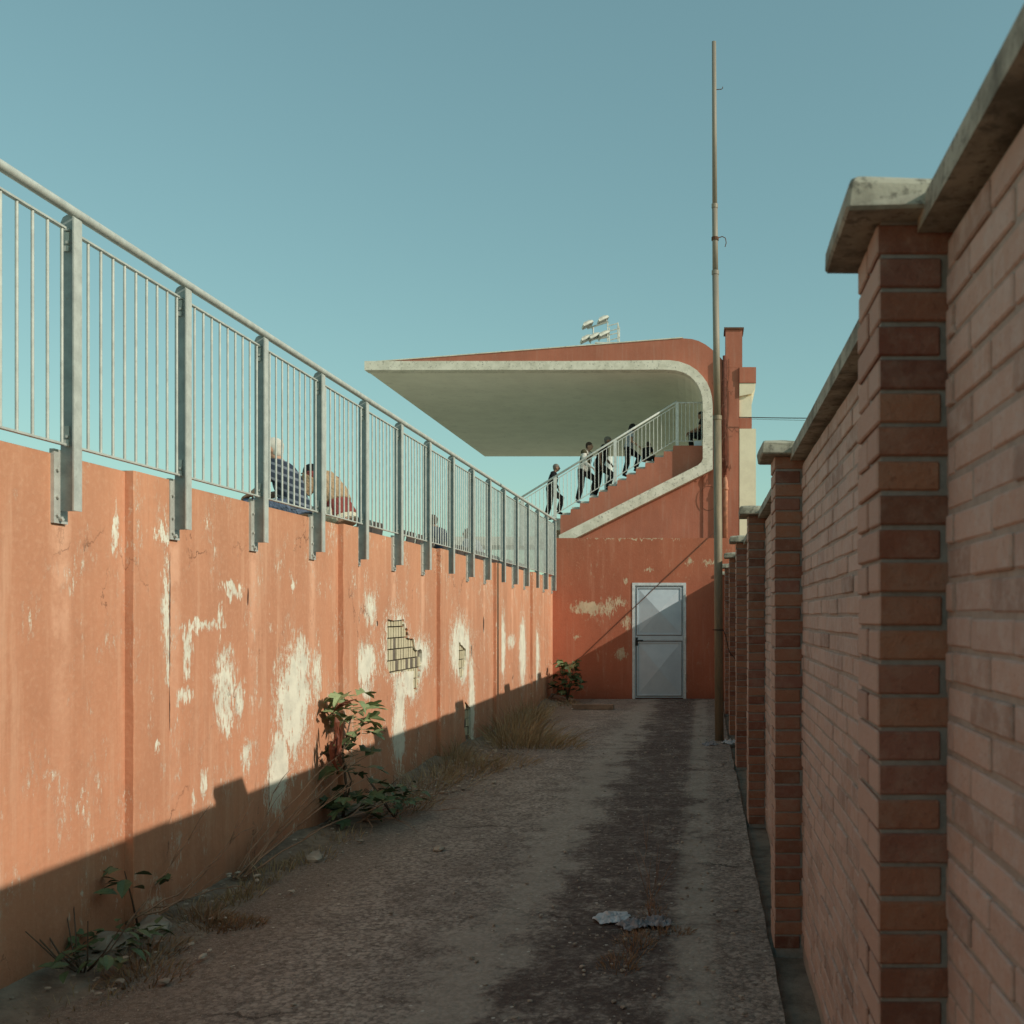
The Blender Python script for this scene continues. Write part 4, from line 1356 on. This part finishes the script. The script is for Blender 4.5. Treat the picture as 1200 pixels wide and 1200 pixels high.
person('young man in white sleeved olive-topped jacket climbing in striped sneakers', (px2x(682), YP, stepz(2)), R(-18), climb(.02, .02, yaw=-30), C_white, C_trouser, H_brown, M_skin, sleeves='long', extra={'build': olive_vest, 'shoe': C_grey}, group=GRP, scale=1.09)
person('man in black T-shirt and dark trousers climbing beside the olive-topped jacket', (px2x(698.5), YP + .35, stepz(3) + .02), R(0), climb(.06, -.02, True, knee=.04), C_black, C_trouser, H_grey, M_skin_tan, group=GRP, scale=1.12)
person('woman with long black hair, grey top and black trousers near the top of the stairs', (px2x(735), YP, stepz(7) - .04), R(0), climb(.0, .02), C_grey, C_black, H_black, M_skin, hair_style='long', group=GRP, scale=.95)
person('small dark haired figure sitting on the steps above the woman with long hair', (px2x(756), YP - .2, stepz(9) + .05), R(50), seat(.10, .16), C_black, C_black, H_brown, M_skin, scale=.74)
person('person in black seated on the landing, mostly hidden by the white roof rim', (px2x(826), YP + .2, stepz(12) + .28), R(180), seat(.05, .02), C_black, C_black, H_black, M_skin)
# spectators behind the railing
sp = 'spectators sitting behind the railing'
person('white haired man in navy striped shirt and jeans sitting behind the railing', (-4.20, 10.85, 2.53), R(183), seat(.11, .05, .42, .2), C_stripe, C_jeans, H_white, M_skin, voxel=.013, group=sp)


def jacket(root, J, part):
    pv, ch, nk = J['pelvis'], J['chest'], J['neck']; sh = (J['sl'] + J['sr']) / 2
    t = MB(); t.tube([pv.lerp(ch, .55), ch, ch.lerp(sh, .9), nk - Vector((0, 0, .04))], [(.20, .156), (.215, .162), (.18, .138), (.085, .085)], 14, flat=(1, 0, 0))
    for s_ in 'lr': t.tube([J['s' + s_], J['s' + s_].lerp(J['e' + s_], .8)], [.098, .088], 10)
    part(t, 'jacket', C_tan)


person('dark haired person in tan top over maroon with cream trousers behind the railing', (-4.10, 11.95, 2.57), R(162), seat(.19, .06, .45, .2, drop=.13), C_maroon, C_cream, H_black, M_skin, voxel=.013, extra={'build': jacket}, group=sp)
person('bare headed spectator in a dark top sitting further along behind the railing', (-4.50, 18.45, 2.52), R(165), seat(.15, .05), C_navy, C_black, H_brown, M_skin_tan, group=sp, scale=.95)
person('spectator in a pale grey top, farthest along the bench behind the railing', (-4.48, 21.05, 2.52), R(160), seat(.15, .05), C_grey, C_navy, H_grey, M_skin_tan, group=sp, scale=.92)

# ------------------------------------------------------------------ PLANTS
def fig_leaf(name, mat, lobes=5, seed=0, fold=.3, droop=.5):
    rr = random.Random(seed)
    pts = [(0, 0)]
    angs = [(-135, .50), (-105, .66), (-76, .50), (-62, .74), (-48, .90), (-36, .74), (-25, .58), (-11, .86), (0, 1.0), (11, .86), (25, .58), (36, .74), (48, .90), (62, .74), (76, .50), (105, .66), (135, .50)]
    m = MB()
    vs = [(0, 0, 0), (.42, 0, .03)]
    for a_, r_ in angs:
        r_ *= 1 + rr.uniform(-.1, .1)
        x = .38 + .62 * r_ * math.cos(R(a_)); y = .62 * r_ * math.sin(R(a_))
        z = fold * abs(y) - droop * max(0, x - .3) ** 2 + rr.uniform(-.03, .03)
        vs.append((x, y, z))
    n = len(angs)
    fs = [(1, 2 + i, 3 + i) for i in range(n - 1)] + [(1, 0, 2), (1, 1 + n, 0)]
    m.add(vs, fs)
    m.tube([(-.45, 0, .10), (0, 0, 0)], .014, 4, cap=False)
    return m.mesh(name, mat)


LEAF = [fig_leaf('leaf', M_leaf, seed=i, fold=.25 + .1 * i, droop=.35 + .2 * i) for i in range(4)]
LEAFD = [fig_leaf('leaf', M_leaf_dark, seed=9 + i, fold=.2, droop=.5) for i in range(3)]
LEAFO = []
for i in range(3):
    m = MB(); rr = random.Random(70 + i)
    ou = [(0, 0), (.15, .18), (.40, .30), (.68, .24), (.88, .10), (1.0, 0)]
    up_ = [(x, y * rr.uniform(.85, 1.15), .25 * y - .35 * x * x * (.5 + .5 * i)) for x, y in ou]
    md = [(x, 0, -.35 * x * x * (.5 + .5 * i)) for x, y in ou]
    dn = [(x, -y * rr.uniform(.85, 1.15), .25 * y - .35 * x * x * (.5 + .5 * i)) for x, y in ou]
    vs = up_ + md + dn; fs = []
    for k in range(5):
        fs += [(6 + k, 7 + k, k + 1, k), (12 + k, 13 + k, 7 + k, 6 + k)]
    m.add(vs, fs); LEAFO.append(m.mesh('leaf', M_leaf_dark))
DEAD = []
for i in range(3):
    m = MB()
    rr = random.Random(40 + i)
    m.tube([(0, 0, 0), (.25, .04, -.05), (.55, -.03, -.25), (.9, .05, -.55)], [(.03, .02), (.13, .04), (.11, .05), (.02, .02)], 6)
    DEAD.append(m.mesh('dead_leaf', M_dead))
rp_ = random.Random(21)


def leaf_cluster(root, meshes, centre, rad, n, size, up=.5, name='leaf', face=None):
    for k in range(n):
        d = Vector((rp_.gauss(0, 1), rp_.gauss(0, 1), rp_.gauss(0, .9))).normalized() * rp_.uniform(.35, 1)
        p = Vector(centre) + Vector((d.x * rad[0], d.y * rad[1], d.z * rad[2]))
        az = math.atan2(d.y, d.x) + rp_.uniform(-.6, .6)
        o = inst(name, rp_.choice(meshes), root, p, (rp_.uniform(-.5, .5), rp_.uniform(-.5, .5) - up * .2, az), size * rp_.uniform(.7, 1.25))


def stem(root, pts, r, mat=None, name='stem'):
    m = MB(); m.tube(pts, [r * (1 - .6 * i / (len(pts) - 1)) for i in range(len(pts))], 6); return m.build(name, mat or M_stem_grey, root, smooth=True)


fg = thing('fig_plant', (-2.72, 7.95, 0), 'young fig plant with lobed green leaves growing against the terracotta wall', 'plant')
stem(fg, [(-2.74, 7.95, 0), (-2.70, 7.92, .3), (-2.72, 7.9, .55), (-2.66, 7.92, .82)], .013)
stem(fg, [(-2.72, 7.92, .1), (-2.62, 7.8, .35), (-2.68, 7.72, .60)], .009)
stem(fg, [(-2.72, 7.92, .05), (-2.5, 8.05, .2), (-2.36, 8.1, .32)], .008)
leaf_cluster(fg, LEAF, (-2.64, 7.95, .76), (.13, .12, .16), 20, .165)
leaf_cluster(fg, LEAF, (-2.66, 7.9, .95), (.09, .08, .06), 6, .15)
leaf_cluster(fg, LEAFD, (-2.62, 7.9, .48), (.18, .15, .13), 15, .16)
leaf_cluster(fg, LEAFD, (-2.60, 7.85, .20), (.24, .26, .17), 38, .14)  # low fig leaves take the dark green, shade put into their colour
for k in range(9):
    inst('dead_leaf', rp_.choice(DEAD), fg, (-2.72 + rp_.uniform(-.03, .06), 7.66 + rp_.uniform(-.05, .07), .62 + .035 * k), (rp_.uniform(-.4, .4), rp_.uniform(.8, 1.2) - (1.9 if k > 6 else 0), rp_.uniform(-2, .3)), rp_.uniform(.13, .22))
lg = thing('leafy_weed', (-2.4, 8.15, 0), 'low dark leafy weed spreading over the ground just past the fig plant', 'plant')
for k in range(7):
    a_ = rp_.uniform(0, 6.28); stem(lg, [(-2.4, 8.15, 0), (-2.4 + .1 * math.cos(a_), 8.15 + .12 * math.sin(a_), .15), (-2.4 + .22 * math.cos(a_), 8.15 + .3 * math.sin(a_), rp_.uniform(.2, .36))], .006)
leaf_cluster(lg, LEAFO, (-2.45, 8.25, .16), (.24, .36, .14), 80, .075)
cb = thing('corner_bush', (-2.5, 19.2, 0), 'bushy fig sapling in the far corner where the two walls meet', 'bush')
for k in range(8):
    a_ = rp_.uniform(0, 6.28); q = rp_.uniform(.5, .8); stem(cb, [(-2.5, 19.2, 0), (-2.5 + .08 * math.cos(a_), 19.2 + .1 * math.sin(a_), .35), (-2.5 + .2 * math.cos(a_), 19.2 + .2 * math.sin(a_), q)], .01)
leaf_cluster(cb, LEAFD, (-2.5, 19.15, .38), (.24, .24, .30), 70, .15)  # shaded lower leaves coloured darker than the sunlit top
leaf_cluster(cb, LEAF, (-2.45, 19.1, .68), (.18, .16, .09), 16, .16)
leaf_cluster(cb, DEAD, (-2.52, 19.0, .5), (.2, .2, .15), 9, .14, name='dead_leaf')
w1 = thing('green_weed', (-2.72, 4.55, 0), 'small green weed with rounded leaves at the near foot of the terracotta wall', 'plant')
for k in range(9):
    a_ = rp_.uniform(0, 6.28); stem(w1, [(-2.72, 4.6, 0), (-2.72 + .1 * math.cos(a_), 4.6 + .12 * math.sin(a_), .1), (-2.72 + .2 * math.cos(a_), 4.6 + .28 * math.sin(a_), rp_.uniform(.12, .3))], .005)
leaf_cluster(w1, LEAFO, (-2.66, 4.68, .10), (.20, .34, .08), 70, .07)
w2 = thing('wall_weed', (-2.78, 5.02, .2), 'green leafed sprig on a bare stem leaning on the near pilaster', 'plant')
stem(w2, [(-2.80, 5.2, 0.02), (-2.78, 5.1, .2), (-2.76, 5.0, .36)], .006)
leaf_cluster(w2, LEAFO, (-2.76, 5.0, .34), (.08, .10, .10), 12, .085)
leaf_cluster(w2, LEAFD, (-2.72, 5.36, .24), (.05, .06, .03), 3, .08)


def twiggy(name, base, label, shoots, seed, mat=M_stem, cat='shrub', r=.006):
    rr = random.Random(seed)
    o = thing(name, base, label, cat)
    for (end, bow) in shoots:
        b = Vector(base) + Vector((rr.uniform(-.03, .03), rr.uniform(-.05, .05), 0)); e = Vector(end)
        pts = []
        for t in range(9):
            u = t / 8
            p = b.lerp(e, u) + Vector((0, 0, bow * math.sin(math.pi * u))) + Vector((rr.uniform(-.012, .012), rr.uniform(-.02, .02), rr.uniform(-.012, .012)))
            pts.append(p)
        m = MB(); m.tube(pts, [r * (1 - .75 * i / 8) for i in range(9)], 5)
        for q in range(rr.randint(2, 4)):
            i = rr.randint(3, 7); p = pts[i]; d = (pts[i] - pts[i - 1]).normalized()
            dd = (d + Vector((rr.uniform(-.3, .5), rr.uniform(-.6, .6), rr.uniform(-.1, .7)))).normalized()
            L = rr.uniform(.12, .3)
            m.tube([p, p + dd * L * .5 + Vector((0, 0, .01)), p + dd * L + Vector((0, 0, -.01))], [r * .5, r * .4, r * .15], 4)
        m.build('twig', mat, o, smooth=True)
    return o


twiggy('dry_shrub', (-2.76, 6.25, .03), 'bare pinkish twigs arching up across the wall before the fig plant',
       [((-2.66, 7.9, .62), .05), ((-2.60, 7.7, .52), .06), ((-2.45, 7.6, .40), .05), ((-2.40, 8.0, .45), .04), ((-2.6, 7.2, .40), .03), ((-2.3, 7.5, .22), .05), ((-2.72, 6.7, .5), .0), ((-2.55, 8.3, .55), .06)], 31, r=.0065)
twiggy('dry_twig', (-2.72, 5.05, .12), 'single long bare twig curving over the near end of the wall',
       [((-2.62, 5.95, .36), -.05), ((-2.66, 5.5, .46), .0), ((-2.55, 5.75, .10), .02), ((-2.62, 6.1, .52), -.12)], 32, r=.006)
twiggy('dry_shrub', (-2.6, 7.9, .02), 'tangle of dead twigs on the ground under the fig plant',
       [((-2.1, 8.6, .12), .06), ((-2.0, 8.2, .05), .05), ((-2.3, 7.3, .06), .05), ((-1.95, 8.8, .06), .04), ((-2.2, 9.0, .2), .04), ((-2.5, 9.0, .25), .03), ((-2.15, 7.7, .05), .03)], 33, mat=M_stem, r=.005)


def grass(name, label, spots, n, h, mat, seed, lean=(0, 0), kind='stuff', wid=.004, spread=1.0):
    rr = random.Random(seed); m = MB()
    for k in range(n):
        cx, cy, rx, ry, hh = rr.choice(spots)
        a_ = rr.uniform(0, 6.28); q = math.sqrt(rr.random())
        x, y = cx + rx * q * math.cos(a_), cy + ry * q * math.sin(a_)
        H = h * hh * rr.uniform(.45, 1.15) * (1.15 - .6 * q)
        d = Vector((math.cos(a_) * .55 * spread * q + rr.uniform(-.45, .45) + lean[0], math.sin(a_) * .55 * spread * q + rr.uniform(-.45, .45) + lean[1], 1)).normalized()
        side = d.cross(Vector((rr.uniform(-1, 1), rr.uniform(-1, 1), .2))).normalized() * wid * rr.uniform(.6, 1.3)
        p0 = Vector((x, y, -.01)); p1 = p0 + d * H * .55; bend = Vector((d.x, d.y, -.35)) * H * rr.uniform(.1, .35); p2 = p1 + d * H * .45 + bend
        m.add([p0 - side, p0 + side, p1 + side * .7, p1 - side * .7, p2], [(0, 1, 2, 3), (3, 2, 4)])
    o = m.build(name, mat, kind=kind)
    if label: o['label'] = label
    return o


grass('dry_grass', 'tall clump of dry russet grass against the far stretch of wall', [(-2.5, 14.2, .32, 1.3, 1), (-2.35, 13.2, .4, .8, .8), (-2.15, 12.9, .5, .6, .55), (-2.6, 15.8, .2, 1.0, .8), (-1.85, 12.8, .4, .5, .3)], 1500, .58, M_straw, 51, (.18, .0), wid=.0042, spread=1.5)
grass('dry_grass', 'low brown dry stalks along the wall between fig plant and far clump', [(-2.55, 9.6, .25, .9, .8), (-2.4, 10.7, .38, .7, .6), (-2.2, 11.1, .45, .5, .45), (-2.7, 11.3, .15, .6, 1.0), (-2.5, 8.7, .3, .5, .45)], 1700, .38, M_straw, 52, (.1, -.1), wid=.0028, spread=1.5)
grass('dry_grass', 'sparse long pale straws arching out of the far grass clump', [(-2.2, 13.0, .7, 1.0, 1), (-2.0, 12.4, .6, .4, .6), (-2.45, 10.4, .4, 1.2, .7)], 260, .62, M_straw, 56, (.25, -.1), wid=.003, spread=2.6)
grass('dry_grass', 'flattened brown grass mat by the wall in the near left foreground', [(-2.52, 5.35, .2, .16, .7), (-2.4, 5.38, .16, .12, .5), (-2.62, 5.45, .15, .12, 1), (-2.6, 4.9, .15, .25, .7), (-2.45, 4.6, .2, .2, .6)], 1600, .13, M_straw_red, 53, wid=.003, spread=1.8)
grass('dry_grass', 'thin dry weeds straggling along the foot of the terracotta wall', [(-2.6, 4.5, .25, .5, .5), (-2.7, 5.6, .12, .3, .6), (-2.65, 6.4, .12, .3, .7), (-2.55, 6.8, .15, .3, .5), (-2.6, 7.4, .2, .3, .6), (-2.65, 17.5, .15, 1.5, .8), (-2.4, 18.6, .2, .4, .7), (-2.6, 5.9, .1, .2, .6)], 1000, .20, M_straw, 54, wid=.003)
grass('dry_grass', 'low yellowish tuft around the crumpled plastic in the alley', [(-.33, 5.05, .10, .18, .9), (-.38, 4.75, .10, .16, .8), (-.2, 5.25, .16, .08, .6), (-.27, 5.6, .08, .25, .5)], 750, .085, M_straw_red, 55, wid=.0025, spread=1.6)
twiggy('dry_stalk', (-.28, 5.45, 0), 'few thin upright straw stalks behind the crumpled plastic', [((-.30, 5.45, .23), 0), ((-.285, 5.46, .24), 0), ((-.25, 5.5, .19), .0), ((-.38, 6.6, .16), .05)], 34, mat=M_stem, cat='weed', r=.003)

# ------------------------------------------------------------------ LITTER AND RUBBLE
def chunk(rr, c, s, flat=.5):
    v = []
    bmx = bmesh.new(); bmesh.ops.create_icosphere(bmx, subdivisions=2 if s > .03 else 1, radius=1); off = Vector((rr.uniform(0, 99), rr.uniform(0, 99), 0))
    kx, ky = rr.uniform(.7, 1.3), rr.uniform(.7, 1.3)
    vs = [Vector((p.co.x * kx, p.co.y * ky, p.co.z * flat)) * s * (1 + .45 * mnoise.noise(p.co * 1.6 + off)) + Vector(c) for p in bmx.verts]
    fs = [tuple(q.index for q in f.verts) for f in bmx.faces]
    bmx.free(); return vs, fs


rr = random.Random(61); m = MB()
for k in range(750):
    y = rr.uniform(4.2, 19.5) if rr.random() < .6 else rr.uniform(9, 12.2)
    x = -2.82 + abs(rr.gauss(0, .28)) + (rr.uniform(0, .5) if 9 < y < 12.3 else 0)
    m.add(*chunk(rr, (x, y, .02 + .06 * max(0, (-2.4 - x))), rr.choice((.006, .009, .013, .019)) * rr.uniform(.7, 1.3), .45))
m.build('plaster_rubble', M_rubble, kind='stuff')['label'] = 'broken plaster chips scattered along the foot of the wall'
m = MB()
for k in range(650):
    y = 3.8 + 15.8 * rr.random() ** 1.4; x = rr.uniform(-2.4, .29) if rr.random() < .35 else rr.gauss(-.35, .35)
    if x > .30 or x < -2.5: continue
    m.add(*chunk(rr, (x, y, .008), rr.choice((.004, .006, .008, .012)), .6))
for k in range(900):
    y = 3.9 + 9 * rr.random() ** 1.3; x = rr.uniform(-2.5, .29)
    m.add(*chunk(rr, (x, y, .006), rr.choice((.0025, .0035, .005)), .7))
m.build('pebbles', M_rubble, kind='stuff')['label'] = 'loose pale grit and pebbles strewn over the alley'
for (x, y, s, lb) in ((-1.78, 7.05, .035, 'small pale stone alone on the left side of the alley'), (-2.80, 4.95, .09, 'grey lump of concrete at the near foot of the wall'), (-2.74, 5.22, .08, 'broken pale concrete chunk beside the near dry grass'), (-2.5, 6.75, .06, 'grey stone among the weeds left of the bare twigs')):
    m = MB(); m.add(*chunk(random.Random(int(s * 1000)), (x, y, s * .35), s, .6)); tag(m.build('stone', M_rubble, origin=(x, y, 0)), lb, 'stone')


def crumple(name, c, sx, sy, sz, mat, label, seed, rot=0):
    rr = random.Random(seed); n = 18; vs = []
    M = Matrix.Rotation(rot, 3, 'Z')
    for j in range(n):
        for i in range(n):
            u, v = i / (n - 1) * 2 - 1, j / (n - 1) * 2 - 1
            e = max(0, 1 - (u * u + v * v) * .55)
            z = sz * (.15 + 1.1 * abs(mnoise.noise(Vector((u * 2.1 + seed, v * 2.1, 1)))) + .75 * abs(mnoise.noise(Vector((u * 5 + seed, v * 4, 3))))) * e + .004
            k = 1 - .25 * (u * u * v * v) + .38 * mnoise.noise(Vector((u * 1.6, v * 1.6, seed)))
            vs.append(Vector(c) + M @ Vector((u * sx * k, v * sy * k, z)))
    fs = [(j * n + i, j * n + i + 1, (j + 1) * n + i + 1, (j + 1) * n + i) for j in range(n - 1) for i in range(n - 1)]
    m = MB(); m.add(vs, fs)
    o = m.build(name, mat, origin=c)
    s = o.modifiers.new('thick', 'SOLIDIFY'); s.thickness = .002
    return tag(o, label, 'litter')


crumple('plastic_bag', (-.475, 5.46, .0), .085, .10, .028, M_bag, 'flattened white plastic bag lying at the left end of the litter in the track', 71, .2)
crumple('plastic_bag', (-.36, 5.33, .0), .07, .08, .05, M_bag_grey, 'crumpled grey plastic scrap right beside the white bag', 72, .6)
crumple('plastic_bag', (-.24, 5.36, .0), .06, .07, .055, M_bag_grey, 'grey plastic ball at the right end of the litter in the track', 73, 1.2)
crumple('plastic_bag', (.075, 12.75, .0), .09, .10, .06, M_bag_grey, 'crumpled pale plastic on the ground just left of the pole foot', 74, .2)
crumple('plastic_bag', (.31, 12.9, .0), .09, .10, .07, M_bag, 'crumpled pale plastic on the ground just right of the pole foot', 75, .9)
pk = MB(); M_ = Matrix.Rotation(R(-4), 3, 'Z')
pk.obox((-1.86, 17.6, .045), .35, .06, .04, M_)
tag(pk.build('timber_beam', M_timber, origin=(-1.86, 17.6, 0)), 'short weathered beam lying on the ground before the red wall', 'beam')
for (x, y, z, r_) in ((.10, 7.9, .01, .3), ):
    pass
